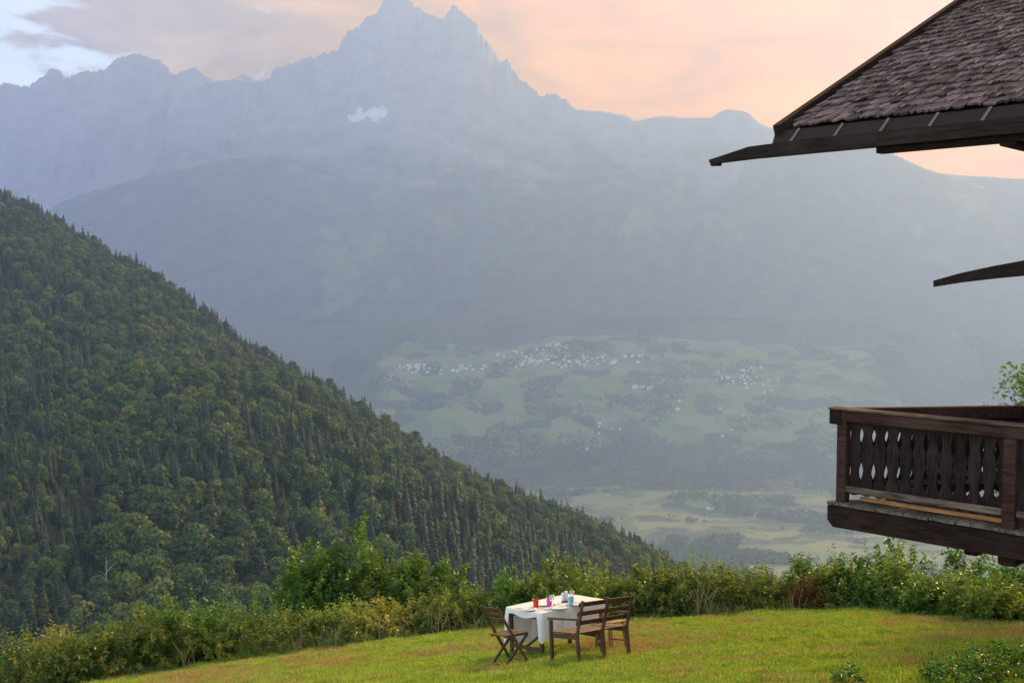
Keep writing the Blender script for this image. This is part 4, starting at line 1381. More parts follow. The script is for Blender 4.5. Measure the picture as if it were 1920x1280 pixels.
def tablecloth():
    r = np.random.default_rng(5)
    hx, hy, rc = TL / 2 + 0.006, TW / 2 + 0.006, 0.035
    per = []
    # walk round a rounded rectangle: position, outward normal, hanging length
    def seg(a, b, n):
        for i in range(n):
            f = i / n
            per.append((a[0] + (b[0] - a[0]) * f, a[1] + (b[1] - a[1]) * f))
    ring = []
    cs = [(-hx + rc, -hy + rc, 180), (hx - rc, -hy + rc, 270), (hx - rc, hy - rc, 0), (-hx + rc, hy - rc, 90)]
    for ci, (cx, cyy, a0) in enumerate(cs):
        for j in range(7):
            a = R(a0 + 15 * j)
            ring.append((cx + rc * math.cos(a), cyy + rc * math.sin(a), math.cos(a), math.sin(a), ('c', ci, j / 6)))
        nx, ny, na = cs[(ci + 1) % 4]
        a = R(a0 + 90)
        p0 = (cx + rc * math.cos(a), cyy + rc * math.sin(a)); p1 = (nx + rc * math.cos(a), ny + rc * math.sin(a))
        n = 44 if ci in (0, 2) else 24
        for j in range(1, n):
            f = j / n
            ring.append((p0[0] + (p1[0] - p0[0]) * f, p0[1] + (p1[1] - p0[1]) * f, math.cos(a), math.sin(a), ('s', ci, f)))
    hang_side = [0.37, 0.16, 0.60, 0.085]         # near, right, far, left
    N = len(ring)
    s = 0; S = []
    for i in range(N):
        q = ring[i - 1]; s += math.hypot(ring[i][0] - q[0], ring[i][1] - q[1]); S.append(s)
    rows = 12
    V = []; Fc = []
    for (x, y, nx, ny, tgt) in ring:
        pass
    for k_ in range(rows + 1):
        f = k_ / rows
        for i, (x, y, nx, ny, tg) in enumerate(ring):
            if tg[0] == 's':
                h = hang_side[tg[1]]
                nb = hang_side[tg[1] - 1]; nb2 = hang_side[(tg[1] + 1) % 4]
                e = 0.07
                if tg[2] < e: h = h + (max(h, nb) - h) * (1 - tg[2] / e)
                if tg[2] > 1 - e: h = h + (max(h, nb2) - h) * (1 - (1 - tg[2]) / e)
                h += 0.02 * math.sin(tg[2] * 9 + tg[1])
            else:
                h = max(hang_side[tg[1] - 1], hang_side[tg[1]]) * (1.0 + 0.18 * math.sin(math.pi * tg[2]))
            w = 0.5 * math.sin(S[i] * 21 + 0.6 * math.sin(S[i] * 5)) + 0.35 * math.sin(S[i] * 43 + 1.3)
            amp = (0.018 + 0.035 * h) * f ** 0.8 * (0.7 + 0.6 * math.sin(S[i] * 3.1))
            flare = 0.012 + 0.05 * f * h
            o = flare * min(1, f * 6) + amp * w
            droop = 0.006 * min(1, f * 8)
            V.append((x + nx * o, y + ny * o, TH + 0.004 - droop - f * h))
    for k_ in range(rows):
        for i in range(N):
            a = k_ * N + i; b = k_ * N + (i + 1) % N
            Fc.append((a, a + N, b + N, b))
    # top sheet, slightly creased
    nx_, ny_ = 40, 24
    base = len(V)
    for j in range(ny_ + 1):
        for i in range(nx_ + 1):
            x = (-1 + 2 * i / nx_) * (hx - 0.004); y = (-1 + 2 * j / ny_) * (hy - 0.004)
            cxn = max(0, abs(x) - (hx - rc)); cyn = max(0, abs(y) - (hy - rc))
            l = math.hypot(cxn, cyn)
            if l > rc - 0.003:
                x -= math.copysign(cxn * (1 - (rc - 0.003) / l), x); y -= math.copysign(cyn * (1 - (rc - 0.003) / l), y)
            V.append((x, y, TH + 0.0045 + 0.002 * float(vnoise(x * 6, y * 6))))
    for j in range(ny_):
        for i in range(nx_):
            a = base + j * (nx_ + 1) + i
            Fc.append((a, a + 1, a + nx_ + 2, a + nx_ + 1))
    me = bpy.data.meshes.new('tablecloth')
    me.from_pydata(V, [], Fc)
    for p in me.polygons: p.use_smooth = True
    o = link('tablecloth', me, cloth_material(), None, Mt)
    tag(o, 'white cloth draped over the garden table, hanging lower on its long sides', 'tablecloth')


tablecloth()


def on_table(px, py, h=0.006):
    d = Mt_inv.to_3x3() @ ray(px, py)
    c = Mt_inv @ Vector((0, 0, EYE))
    t = (TH + h - c.z) / d.z
    p = c + d * t
    return p.x, p.y


def table_thing(name, px, py, label, cat, group=None, rz=0.0):
    x, y = on_table(px, py)
    x = max(-TL / 2 + 0.05, min(TL / 2 - 0.05, x)); y = max(-TW / 2 + 0.05, min(TW / 2 - 0.05, y))
    return empty(name, Mt @ Matrix.Translation((x, y, TH + 0.0075)) @ Matrix.Rotation(rz, 4, 'Z'), label, cat, group)


def glass_mat(name, color, rough=0.05, trans=1.0):
    m, k, out = new_mat(name)
    n = k.noise(k.n('ShaderNodeTexCoord').outputs['Object'], 30.0, 2)
    c = k.mix(n, tuple(x * 0.95 for x in color), color)
    pbsdf(k, out, c, rough, **{'Transmission Weight': trans, 'IOR': 1.45})
    return m


M['porcelain'] = plain_mat('porcelain', (0.82, 0.82, 0.82), 0.2)
M['red_glass'] = glass_mat('red_tumbler', (0.85, 0.02, 0.015), 0.15, 0.35)
M['pink_glass'] = glass_mat('pink_tumbler', (0.85, 0.10, 0.70), 0.15, 0.35)
M['blue_glass'] = glass_mat('blue_tumbler', (0.20, 0.62, 0.90), 0.15, 0.35)
m_, k_, o_ = new_mat('clear_glass')
fr = k_.n('ShaderNodeLayerWeight', {'Blend': 0.35}).outputs['Facing']
gl = k_.n('ShaderNodeBsdfGlossy', {'Color': (0.95, 0.97, 1, 1), 'Roughness': 0.06})
tp = k_.n('ShaderNodeBsdfTransparent', {'Color': (0.94, 0.96, 0.97, 1)})
mx = k_.n('ShaderNodeMixShader', {0: k_.math('ADD', k_.math('MULTIPLY', fr, 0.75), 0.08)})
k_.t.links.new(tp.outputs[0], mx.inputs[1]); k_.t.links.new(gl.outputs[0], mx.inputs[2]); k_.t.links.new(mx.outputs[0], o_.inputs[0])
M['clear_glass'] = m_
M['steel'] = plain_mat('steel', (0.35, 0.35, 0.36), 0.25, None, 0.2, Metallic=1.0)
M['mill'] = plain_mat('mill_body', (0.68, 0.72, 0.78), 0.25)
M['mill_base'] = plain_mat('mill_base', (0.05, 0.05, 0.06), 0.4)

PL = [(0, 0.004), (0.075, 0.0), (0.085, 0.004), (0.132, 0.018), (0.134, 0.021), (0.084, 0.009), (0.0, 0.008)]
GP = 'white dinner plates laid on the table'
for px, py, lb in [(988, 1144, 'white plate at the left end of the table by the folding chair'), (1016, 1134, 'white plate on the far side left of the pink tumbler'),
                   (1048, 1141, 'white plate in the middle of the near side of the table'), (1092, 1136, 'white plate beside the blue tumbler, next to the bench'),
                   (1082, 1128, 'white plate on the far side at the right end of the table')]:
    t = table_thing('plate', px, py, lb, 'plate', GP)
    MB().lathe(PL, 32).build('dish', M['porcelain'], t, True)
TU = [(0.0, 0.0), (0.034, 0.0), (0.036, 0.004), (0.046, 0.125), (0.043, 0.125), (0.033, 0.010), (0.0, 0.008)]
for nm, px, py, mt, lb in [('tumbler', 1005, 1139, 'red_glass', 'red tumbler at the left side of the table'), ('tumbler', 1030, 1136, 'pink_glass', 'bright pink tumbler behind a stemmed glass'),
                           ('tumbler', 1071, 1134, 'blue_glass', 'light blue tumbler at the right side of the table')]:
    t = table_thing(nm, px, py, lb, 'tumbler', 'coloured tumblers on the table')
    MB().lathe(TU, 24).build('cup', M[mt], t, True)
WG = [(0.0, 0.0), (0.034, 0.001), (0.030, 0.004), (0.006, 0.009), (0.004, 0.02), (0.004, 0.085), (0.012, 0.095), (0.034, 0.115), (0.040, 0.140), (0.036, 0.195), (0.034, 0.195), (0.038, 0.140), (0.032, 0.118), (0.0, 0.099)]
for px, py, lb in [(1035, 1139, 'clear stemmed glass in front of the pink tumbler'), (1073, 1131, 'clear stemmed glass behind the light blue tumbler')]:
    t = table_thing('wine_glass', px, py, lb, 'glass', 'stemmed glasses on the table')
    MB().lathe(WG, 24).build('bowl_and_stem', M['clear_glass'], t, True)
for px, py, h, lb in [(1056, 1129, 0.15, 'shorter pale pepper mill on the far side of the table'), (1062, 1128, 0.17, 'taller pale pepper mill beside the shorter one')]:
    t = table_thing('pepper_mill', px, py, lb, 'mill', 'pepper mills on the table')
    MB().lathe([(0, 0), (0.026, 0), (0.028, 0.004), (0.028, 0.026), (0, 0.026)], 18).build('base', M['mill_base'], t, True)
    MB().lathe([(0.0, 0.0265), (0.0275, 0.0265), (0.0275, h - 0.004), (0.024, h), (0, h)], 18).build('body', M['mill'], t, True)


def cutlery(kind, px, py, rz, lb):
    t = table_thing(kind, px, py, lb, 'cutlery', 'cutlery on the table', rz)
    if kind == 'knife':
        MB().box((-0.05, 0, 0.004), (0.10, 0.014, 0.006)).build('handle', M['steel'], t, bevel=0.002)
        MB().add([(0, -.008, .002), (0.12, -.002, .002), (0.115, .009, .002), (0, .009, .002), (0, -.008, .0035), (0.12, -.002, .0035), (0.115, .009, .0035), (0, .009, .0035)],
                 [(3, 2, 1, 0), (4, 5, 6, 7), (0, 1, 5, 4), (1, 2, 6, 5), (2, 3, 7, 6), (3, 0, 4, 7)]).build('blade', M['steel'], t)
    else:
        MB().box((-0.05, 0, 0.004), (0.12, 0.010, 0.004)).build('handle', M['steel'], t, bevel=0.0015)
        mbf = MB().box((0.025, 0, 0.004), (0.03, 0.024, 0.003))
        for q in (-.0085, 0, .0085):
            mbf.box((0.062, q, 0.004), (0.044, 0.004, 0.003))
        mbf.build('tines', M['steel'], t)


cutlery('knife', 1040, 1134, 0.9, 'steel knife lying right of the pink tumbler')
cutlery('knife', 975, 1141, 1.6, 'steel knife at the left end of the table')
cutlery('fork', 1028, 1144, 1.6, 'steel fork left of the middle plate')


def bench():
    o = hit_lawn(1084, 1248)
    Mb = frame_at(o, R(47), 0.85)
    L = 1.17
    e = empty('bench', Mb, 'dark wooden two seat garden bench with slatted back, seen from behind', 'bench')
    gd = lambda x, y: ground_drop(Mb, x, y)
    for x in (0.03, L / 2, L - 0.03):
        MB().bar((x, 0.0, gd(x, 0)), (x, 0.02, 0.43), 0.042, 0.046, (1, 0, 0)).build('rear_leg', M['bench'], e, bevel=0.004)
        MB().bar((x, 0.018, 0.40), (x, -0.12, 0.87), 0.042, 0.032, (1, 0, 0)).build('back_post', M['bench'], e, bevel=0.004)
    for x in (0.03, L - 0.03):
        MB().bar((x, 0.50, gd(x, 0.5)), (x, 0.49, 0.595), 0.042, 0.046, (1, 0, 0)).build('front_leg', M['bench'], e, bevel=0.004)
        MB().bar((x, -0.06, 0.615), (x, 0.54, 0.615), 0.055, 0.025).build('armrest', M['bench'], e, bevel=0.004)
        MB().bar((x, 0.04, 0.375), (x, 0.48, 0.385), 0.03, 0.06).build('side_rail', M['bench'], e)
    MB().bar((L / 2, 0.04, 0.375), (L / 2, 0.48, 0.385), 0.03, 0.06).build('side_rail', M['bench'], e)
    for i in range(6):
        y = 0.055 + i * 0.083
        MB().bar((0.0, y, 0.425 + 0.002 * i), (L, y, 0.425 + 0.002 * i), 0.062, 0.018).build('seat_slat', M['bench'], e, bevel=0.003)
    for z in (0.565, 0.69, 0.815):
        y = -0.12 * (z - 0.40) / 0.47 + 0.018 + 0.028
        q = MB().bar((0.01, y - 0.002, z), (L - 0.01, y - 0.002, z), 0.016, 0.064, Vector((0, -0.285, 1)))
        q.build('back_slat', M['bench'], e, bevel=0.003)


bench()


def folding_chair():
    o = hit_lawn(931, 1252)
    Mc = frame_at(o, R(39), 0.7)
    e = empty('folding_chair', Mc, 'brown wooden folding chair with crossed legs at the left end of the table', 'chair')
    gd = lambda x, y: ground_drop(Mc, x, y)
    for y in (-0.19, 0.19):
        MB().bar((0.46, y, gd(0.46, y)), (-0.09, y, 0.86), 0.022, 0.042, (1, 0, 0.4)).build('back_post', M['chair'], e, bevel=0.003)
        yy_ = y * 0.86
        MB().bar((-0.01, yy_, gd(-0.01, yy_)), (0.46, yy_, 0.43), 0.022, 0.040, (1, 0, -0.6)).build('cross_leg', M['chair'], e, bevel=0.003)
    for i in range(6):
        x = 0.075 + i * 0.070
        MB().bar((x, -0.20, 0.445 + 0.012 * i / 6), (x, 0.20, 0.445 + 0.012 * i / 6), 0.055, 0.016).build('seat_slat', M['chair'], e, bevel=0.002)
    for y in (-0.15, 0.15):
        MB().bar((0.05, y, 0.428), (0.47, y, 0.432), 0.02, 0.02).build('seat_rail', M['chair'], e)
    for z in (0.665, 0.745, 0.825):
        x = 0.46 + (-0.55) * (z / 0.86)
        MB().bar((x + 0.012, -0.18, z), (x + 0.012, 0.18, z), 0.014, 0.052, Vector((-0.55, 0, 0.86))).build('back_slat', M['chair'], e, bevel=0.002)
    MB().bar((0.04, -0.15, 0.05), (0.04, 0.15, 0.05), 0.03, 0.02).build('foot_bar', M['chair'], e)
    MB().bar((0.42, -0.18, 0.06), (0.42, 0.18, 0.06), 0.03, 0.02).build('foot_bar', M['chair'], e)


folding_chair()


def stool():
    o = hit_lawn(1146, 1219)
    Ms = frame_at(o, R(44), 0.8)
    e = empty('stool', Ms, 'amber coloured wooden stool half hidden behind the bench', 'stool')
    for sx in (-1, 1):
        for sy in (-1, 1):
            lx, ly = sx * 0.15, sy * 0.15
            MB().bar((lx * 1.15, ly * 1.15, ground_drop(Ms, lx * 1.15, ly * 1.15)), (lx * .9, ly * .9, 0.43), 0.032, 0.032, (1, 0, 0)).build('leg', M['amber'], e, bevel=0.003)
    MB().box((0, 0, 0.445), (0.36, 0.36, 0.028)).build('seat', M['amber'], e, bevel=0.006)
    for s_ in (-1, 1):
        MB().bar((s_ * .16, -.14, .15), (s_ * .16, .14, .15), 0.02, 0.025).build('stretcher', M['amber'], e)


stool()

# ------------------------------------------------------------------ the chalet on the right
A = at(1465, 243, 10.5)
E = Vector((math.sqrt(.5), -math.sqrt(.5), 0)); Nn = Vector((math.sqrt(.5), math.sqrt(.5), 0))
Mh = Matrix((E, Nn, Vector((0, 0, 1)))).transposed().to_4x4()
Mh.translation = Vector((A.x, A.y, 0))
Mh_inv = Mh.inverted()
chalet = empty('chalet', Mh, 'dark timber chalet with shingled roof and carved balcony at the right', 'chalet')
ZA = A.z
PITCH_R = R(25.2)
RL = 5.6 / math.cos(PITCH_R)
XE = 9.0


def loc(px, py, Y):
    return Mh_inv @ at(px, py, Y)


# walls
WX0, WY0, WY1 = 2.55, 1.25, 9.95
zt = ZA + WY0 * math.tan(PITCH_R) - 0.30
zr = ZA + 5.6 * math.tan(PITCH_R) - 0.30
prof = [(WY0, -1.6), (WY1, -1.6), (WY1, zt), (5.6, zr), (WY0, zt)]
v = [(WX0, y, z) for y, z in prof] + [(XE - 0.8, y, z) for y, z in prof]
MB().add(v, [(4, 3, 2, 1, 0), (5, 6, 7, 8, 9), (0, 1, 6, 5), (1, 2, 7, 6), (2, 3, 8, 7), (3, 4, 9, 8), (4, 0, 5, 9)]).build('wall', M['chalet'], chalet)

# roof: deck, shingles, verge board
Mr = Matrix.Translation((0, 0, ZA)) @ Matrix.Rotation(PITCH_R, 4, 'X')
roof = MB().box((XE / 2, RL / 2 + 0.03, -0.085), (XE - 0.06, RL - 0.02, 0.09)).build('roof', M['chalet'], chalet, M=Mr)
Mr2 = Matrix.Translation((0, 11.2, ZA)) @ Matrix.Rotation(-PITCH_R, 4, 'X')
MB().box((XE / 2, -RL / 2 - 0.03, -0.06), (XE - 0.06, RL - 0.02, 0.11)).build('rear_roof', M['chalet'], chalet, M=Mr2)
rs = random.Random(4)
SH = []
for i in range(14):
    w = rs.uniform(0.92, 1.0); l = 0.40; th = rs.uniform(0.014, 0.030)
    j = lambda s: rs.uniform(-s, s)
    top = [(-w / 2, l, th * .4), (w / 2, l, th * .4)]
    # lower edge split into three points so that it looks hand cut
    lowp = [(-w / 2 + j(.03), j(.035), th), (-w * .15, j(.03), th * rs.uniform(.7, 1.5)), (w * .2, j(.03), th * rs.uniform(.7, 1.5)), (w / 2 + j(.03), j(.035), th)]
    V = [lowp[0], lowp[1], lowp[2], lowp[3], top[1], top[0]]
    V += [(x, y, z - th) for x, y, z in V]
    Fs = [(0, 1, 2, 3, 4, 5), (11, 10, 9, 8, 7, 6), (0, 6, 7, 1), (1, 7, 8, 2), (2, 8, 9, 3), (3, 9, 10, 4), (4, 10, 11, 5), (5, 11, 6, 0)]
    me = bpy.data.meshes.new('shingle'); me.from_pydata(V, [], Fs); me.materials.append(M['shingle']); SH.append(me)
rest_mb = []
hooks = MB()
EXP = 0.205
rows = int(RL / EXP)
n_single = 0
cand = []
for rr in range(rows):
    x = 0.03 + rs.uniform(0, 0.08)
    while x < XE - 0.1:
        w = rs.uniform(0.06, 0.15)
        y = 0.012 + rr * EXP + rs.uniform(-.012, .012)
        Ms = Matrix.Translation((x + w / 2, y, 0.004 + rs.uniform(0, .012))) @ Matrix.Rotation(R(-3.0 + rs.uniform(-1.2, 1.2)), 4, 'X') @ Matrix.Rotation(R(rs.uniform(-.9, .9)), 4, 'Y') @ Matrix.Rotation(R(rs.uniform(-1.2, 1.2)), 4, 'Z') @ Matrix.Diagonal((w - 0.006, 1, 1, 1))
        wp = Mh @ Mr @ Vector((x + w / 2, y, 0))
        q = project(wp)
        cand.append((Ms, rs.choice(SH), -20 < q[1] and q[0] < 1940, wp.y))
        x += w
vis_c = sorted([c for c in cand if c[2]], key=lambda c: c[3])
keep_c = set(id(c[0]) for c in vis_c[:300])
for c in cand:
    if id(c[0]) in keep_c:
        link('shingle', c[1], None, roof, c[0])
    else:
        rest_mb.append(c)
V = []; Fc = []
for Ms, me, _, _ in rest_mb:
    b = len(V)
    V += [tuple(Ms @ v.co) for v in me.vertices]
    Fc += [tuple(i + b for i in p.vertices) for p in me.polygons]
me = bpy.data.meshes.new('shingles_beyond'); me.from_pydata(V, [], Fc)
tag(link('shingle_field', me, M['shingle'], roof), None, None, None, 'stuff')
for a in range(14):
    for b in range(12):
        x = 0.32 + a * 0.42 + (0.21 if b % 2 else 0); y = 0.12 + b * 0.41
        hooks.tube([(x, y + 0.10, 0.040), (x, y, 0.046), (x, y - 0.012, 0.085), (x + .012, y + 0.004, 0.09)], [0.007, 0.007, 0.007, 0.005], 4)
tag(hooks.build('snow_hooks', M['hook'], roof), None, None, None, 'stuff')
MB().bar((-0.03, -0.06, -0.02), (-0.03, RL, -0.02), 0.035, 0.14).build('verge_board', M['gutter'], roof)
MB().bar((-0.015, -0.05, 0.058), (-0.015, RL, 0.058), 0.075, 0.012).build('verge_cap', M['gutter'], roof)

# eave: apron sheet, straps, gutter reaching out past the corner, beams below
ap = MB()
ap.add([(-0.06, 0.0, ZA - 0.012), (XE, 0.0, ZA - 0.012), (XE, -0.075, ZA - 0.155), (-0.06, -0.075, ZA - 0.155),
        (-0.06, 0.03, ZA - 0.03), (XE, 0.03, ZA - 0.03), (XE, -0.045, ZA - 0.17), (-0.06, -0.045, ZA - 0.17)],
       [(3, 2, 1, 0), (4, 5, 6, 7), (0, 1, 5, 4), (1, 2, 6, 5), (2, 3, 7, 6), (3, 0, 4, 7)]).build('eave_apron', M['apron'], chalet)
for i in range(9):
    x = 0.14 + i * 0.45
    MB().bar((x + 0.06, -0.004, ZA - 0.006), (x - 0.0, -0.083, ZA - 0.150), 0.028, 0.006, (0, -1, 0.5)).build('gutter_strap', M['strap'], chalet)
gx0, gyc = -0.74, -0.105
def gsec(x, zt_, zb_, w):
    return [(x, gyc - w, zt_), (x, gyc - w * .8, zb_), (x, gyc + w * .8, zb_), (x, gyc + w, zt_), (x, gyc + w * .7, zt_ - .004), (x, gyc + w * .5, zb_ + .018), (x, gyc - w * .5, zb_ + .018), (x, gyc - w * .7, zt_ - .004)]
secs = [gsec(gx0, ZA - 0.245, ZA - 0.278, .04), gsec(gx0 + .12, ZA - 0.225, ZA - 0.282, .05), gsec(-0.26, ZA - 0.158, ZA - 0.270, .07), gsec(0.5, ZA - 0.140, ZA - 0.268, .075), gsec(XE + .2, ZA - 0.140, ZA - 0.268, .075)]
g = MB(); V = [p for s_ in secs for p in s_]
Fs = []
for i in range(len(secs) - 1):
    for j in range(8):
        a = i * 8 + j; b = i * 8 + (j + 1) % 8
        Fs.append((a, b, b + 8, a + 8))
Fs += [tuple(reversed(range(8))), tuple(range((len(secs) - 1) * 8, len(secs) * 8))]
g.add(V, Fs).build('gutter', M['gutter'], chalet)
MB().bar((gx0 + .01, gyc, ZA - 0.292), (gx0 + 0.11, gyc, ZA - 0.296), 0.05, 0.03).build('gutter_lip', M['gutter'], chalet)
MB().box(((1.02 + XE) / 2, -0.02, ZA - 0.295), (XE - 1.02, 0.12, 0.05)).build('eave_beam', M['chalet'], chalet)
for x in (2.16, 4.0, 5.9, 7.8):
    MB().box((x, 0.62, ZA - 0.27), (0.14, 1.35, 0.16)).build('rafter_end', M['chalet'], chalet, bevel=0.01)
MB().box((0.42, RL * .5, -0.17), (0.12, RL * .9, 0.08)).build('rafter', M['chalet'], roof)

# lower eave spout that sticks out below
pts_t = [loc(1750, 526, 11.0), loc(1800, 512, 10.6), loc(1860, 499, 10.2), loc(1920, 488, 9.8), loc(2010, 470, 9.2)]
pts_b = [loc(1750, 538, 11.0), loc(1800, 530, 10.6), loc(1860, 523, 10.2), loc(1920, 517, 9.8), loc(2010, 512, 9.2)]
off = Mh_inv.to_3x3() @ Vector((0.05, 0.10, 0))
V = []
for t, b in zip(pts_t, pts_b):
    V += [tuple(t), tuple(b), tuple(b + off), tuple(t + off)]
Fs = []
for i in range(4):
    for j in range(4):
        a = i * 4 + j; b = i * 4 + (j + 1) % 4
        Fs.append((a, b, b + 4, a + 4))
Fs += [(3, 2, 1, 0), (16, 17, 18, 19)]
MB().add(V, Fs).build('lower_gutter', M['gutter'], chalet)

# balcony
Cn = loc(1560, 765, 10.5)
XC, YC, ZR = Cn.x, Cn.y, Cn.z
ZD = ZR - 0.915                                   # deck level
D2 = Vector((0.633, 0.774, 0))                    # the far rail leaves the corner at a slant
TF = (WX0 - XC) / D2.x
XB = XE - 0.8
bal = MB()
# front beam with a chamfered end
pf = [(XC - 0.01, ZD - 0.045), (XC - 0.01, ZD - 0.19), (XC + 0.05, ZD - 0.255), (XB, ZD - 0.255), (XB, ZD - 0.045)]
v = [(x, YC - 0.04, z) for x, z in pf] + [(x, YC + 0.10, z) for x, z in pf]
balcony = bal.add(v, [(0, 1, 2, 3, 4), (9, 8, 7, 6, 5), (0, 5, 6, 1), (1, 6, 7, 2), (2, 7, 8, 3), (3, 8, 9, 4), (4, 9, 5, 0)]).build('balcony', M['chalet'], chalet)
bp = balcony
MB().bar(Vector((XC + .02, YC + .13, ZD - 0.15)), Vector((XC, YC, ZD - 0.15)) + D2 * TF, 0.12, 0.2).build('side_beam', M['chalet'], bp)
# deck planks, each cut where the slanting side meets it
x = XC + 0.0
i = 0
while x < 5.4:
    w = 0.122
    def far_y(xx_):
        return YC + max(0.02, (xx_ - XC) / D2.x * D2.y) if xx_ < WX0 else WY0
    y0 = YC - 0.075 + rs.uniform(-.012, .012)
    y1, y2 = far_y(x), far_y(x + w)
    if min(y1, y2) - y0 > 0.03:
        zz_ = ZD - 0.03
        V = [(x, y0, zz_), (x + w, y0, zz_), (x + w, y2, zz_), (x, y1, zz_), (x, y0, ZD), (x + w, y0, ZD), (x + w, y2, ZD), (x, y1, ZD)]
        MB().add(V, [(3, 2, 1, 0), (4, 5, 6, 7), (0, 1, 5, 4), (1, 2, 6, 5), (2, 3, 7, 6), (3, 0, 4, 7)]).build('deck_plank', M['deck'], bp)
    x += w + 0.006
MB().box(((x + XB) / 2, (YC + WY0) / 2, ZD - 0.015), (XB - x, WY0 - YC + 0.06, 0.03)).build('deck_plank', M['deck'], bp)
# posts
def post(x, y, z0, z1, s, mat='chalet_red'):
    MB().box((x, y, (z0 + z1) / 2), (s, s, z1 - z0)).build('post', M[mat], bp, bevel=0.008)
post(XC + 0.12, YC + 0.02, ZD - 0.02, ZR - 0.12, 0.10)
for xp in (XC + 1.72, XC + 3.4, XC + 5.1):
    post(xp, YC + 0.0, ZD - 0.03, ZR - 0.12, 0.11)
# hand rails
MB().bar((XC - 0.0, YC + 0.03, ZR - 0.065), (XB, YC + 0.03, ZR - 0.065), 0.13, 0.115).build('hand_rail', M['chalet_red'], bp, bevel=0.012)
MB().box((XC + 0.06, YC + 0.03, ZR - 0.075), (0.13, 0.16, 0.15)).build('rail_end', M['chalet'], bp, bevel=0.01)
MB().bar((XC - 0.015, YC + 0.03, ZR + 0.002), (XB, YC + 0.03, ZR + 0.002), 0.16, 0.016).build('rail_cap', M['chalet_grey'], bp)
pA = Vector((XC, YC + 0.06, ZR - 0.065)) + D2 * 0.12; pB = Vector((XC, YC + 0.06, ZR - 0.065)) + D2 * TF
MB().bar(pA, pB, 0.11, 0.125).build('hand_rail', M['chalet_red'], bp, bevel=0.012)
# lower rail in front of the boards
for (xa, xb) in ((XC + 0.17, XC + 1.665), (XC + 1.775, XC + 3.345), (XC + 3.455, XC + 5.045)):
    MB().bar((xa, YC - 0.015, ZD + 0.135), (xb, YC - 0.015, ZD + 0.135), 0.05, 0.065).build('lower_rail', M['chalet_grey'], bp, bevel=0.012)


def board_mesh(w, zb, zt_, seed):
    """carved board: lens, bead and drop cut out of both edges; rounded foot"""
    r = random.Random(seed)
    H_ = zt_ - zb
    def gap(t):                                   # t from the top, 0..1
        g_ = 0.0022
        def lens(c, hw, a, p=1.0):
            u = (t - c) / hw
            return a * (1 - u * u) ** p if abs(u) < 1 else 0
        g_ += lens(0.20, 0.13, 0.0235) + lens(0.455, 0.045, 0.008) + lens(0.705, 0.145, 0.0215) + lens(0.745, 0.09, 0.005)
        return g_
    n = 34
    L_ = []; R_ = []
    for i in range(n + 1):
        t = i / n
        z = zt_ - t * H_ * 0.955
        L_.append((-w / 2 + gap(t), z)); R_.append((w / 2 - gap(t), z))
    foot = [(w / 2 * math.cos(a) * 0.98, zb + H_ * 0.045 - H_ * 0.055 * math.sin(a)) for a in [math.pi * k_ / 8 for k_ in range(1, 8)]]
    V = []; Fs = []
    th = 0.024
    for d in (-th / 2, th / 2):
        V += [(x, d, z) for x, z in L_] + [(x, d, z) for x, z in R_] + [(x, d, z) for x, z in foot]
    m_ = len(L_) * 2 + len(foot)
    q = n + 1
    for i in range(n):
        Fs.append((i, i + 1, q + i + 1, q + i)); Fs.append((m_ + q + i, m_ + q + i + 1, m_ + i + 1, m_ + i))
    ft = [q + n] + [2 * q + k_ for k_ in range(len(foot))] + [n]
    Fs.append(tuple(reversed(ft))); Fs.append(tuple(m_ + k_ for k_ in ft))
    loop = list(range(0, n + 1)) + [2 * q + k_ for k_ in reversed(range(len(foot)))] + [q + k_ for k_ in reversed(range(n + 1))]
    for i in range(len(loop)):
        a, b = loop[i], loop[(i + 1) % len(loop)]
        Fs.append((a, a + m_, b + m_, b))
    me = bpy.data.meshes.new('carved_board'); me.from_pydata(V, [], Fs); me.materials.append(M['board'])
    return me


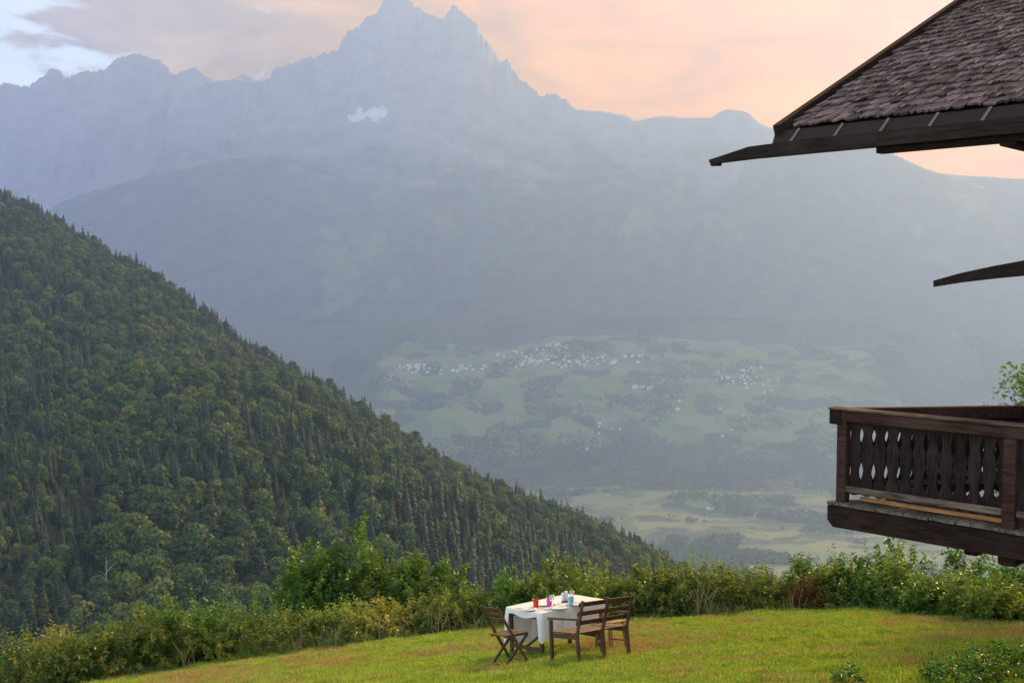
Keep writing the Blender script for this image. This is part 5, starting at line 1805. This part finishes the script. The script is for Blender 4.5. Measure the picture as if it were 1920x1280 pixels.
BW = 0.1285
CB = board_mesh(BW, ZD + 0.085, ZR - 0.12, 1)
CF = board_mesh(BW, ZD + 0.045, ZR - 0.12, 1)
for k_ in range(36):
    x = XC + 0.17 + BW * (k_ + 0.5)
    if k_ * BW > 4.7: break
    link('carved_board', CB, None, bp, Matrix.Translation((x, YC + 0.04 + rs.uniform(-.003, .003), 0)))
ang2 = math.atan2(D2.y, D2.x)
base2 = Vector((XC, YC + 0.06, 0))
nb2 = int((TF - 0.25) / BW)
for k_ in range(nb2):
    p = base2 + D2 * (0.15 + BW * (k_ + 0.5))
    link('carved_board', CF, None, bp, Matrix.Translation(p) @ Matrix.Rotation(ang2, 4, 'Z'))
MB().bar(base2 + D2 * 0.2 + Vector((0, 0, ZD + 0.155)), base2 + D2 * TF + Vector((0, 0, ZD + 0.155)), 0.05, 0.05).build('lower_rail', M['chalet_grey'], bp)
# loose new batten on the deck
MB().bar((XC + 0.26, YC + 0.115, ZD + 0.035), (XC + 1.66, YC + 0.115, ZD + 0.032), 0.03, 0.036).build('batten', M['batten'], bp)
# joists under the deck
for xj in (XC + 1.66, XC + 3.3, XC + 5.0):
    MB().box((xj, (YC + 0.12 + WY0 + 0.1) / 2, ZD - 0.295), (0.16, WY0 - YC, 0.15)).build('joist', M['chalet'], bp, bevel=0.01)
    MB().box((xj - 0.32, (YC + 0.12 + WY0 + 0.1) / 2, ZD - 0.28), (0.12, WY0 - YC, 0.11)).build('bracket', M['chalet'], bp, bevel=0.01)


# ------------------------------------------------------------------ haze
def build_haze():
    m = bpy.data.materials.new('haze')
    m.use_nodes = True
    m.node_tree.nodes.clear()
    k = NT(m.node_tree)
    out = k.n('ShaderNodeOutputMaterial')
    v = k.n('ShaderNodeVolumePrincipled', {'Color': HAZE_COLOR + (1,), 'Density': HAZE_DENSITY, 'Anisotropy': HAZE_G})
    m.node_tree.links.new(v.outputs[0], out.inputs['Volume'])
    try:
        m.cycles.homogeneous_volume = True
    except Exception:
        pass
    x0, x1, y0, y1, z0, z1 = -11000, 11400, -200, 11480, -1420, 2960
    mb = MB().box(((x0 + x1) / 2, (y0 + y1) / 2, (z0 + z1) / 2), (x1 - x0, y1 - y0, z1 - z0))
    o = mb.build('haze', m)
    tag(o, 'thin evening haze filling the valley air', None, None, 'stuff')


build_haze()
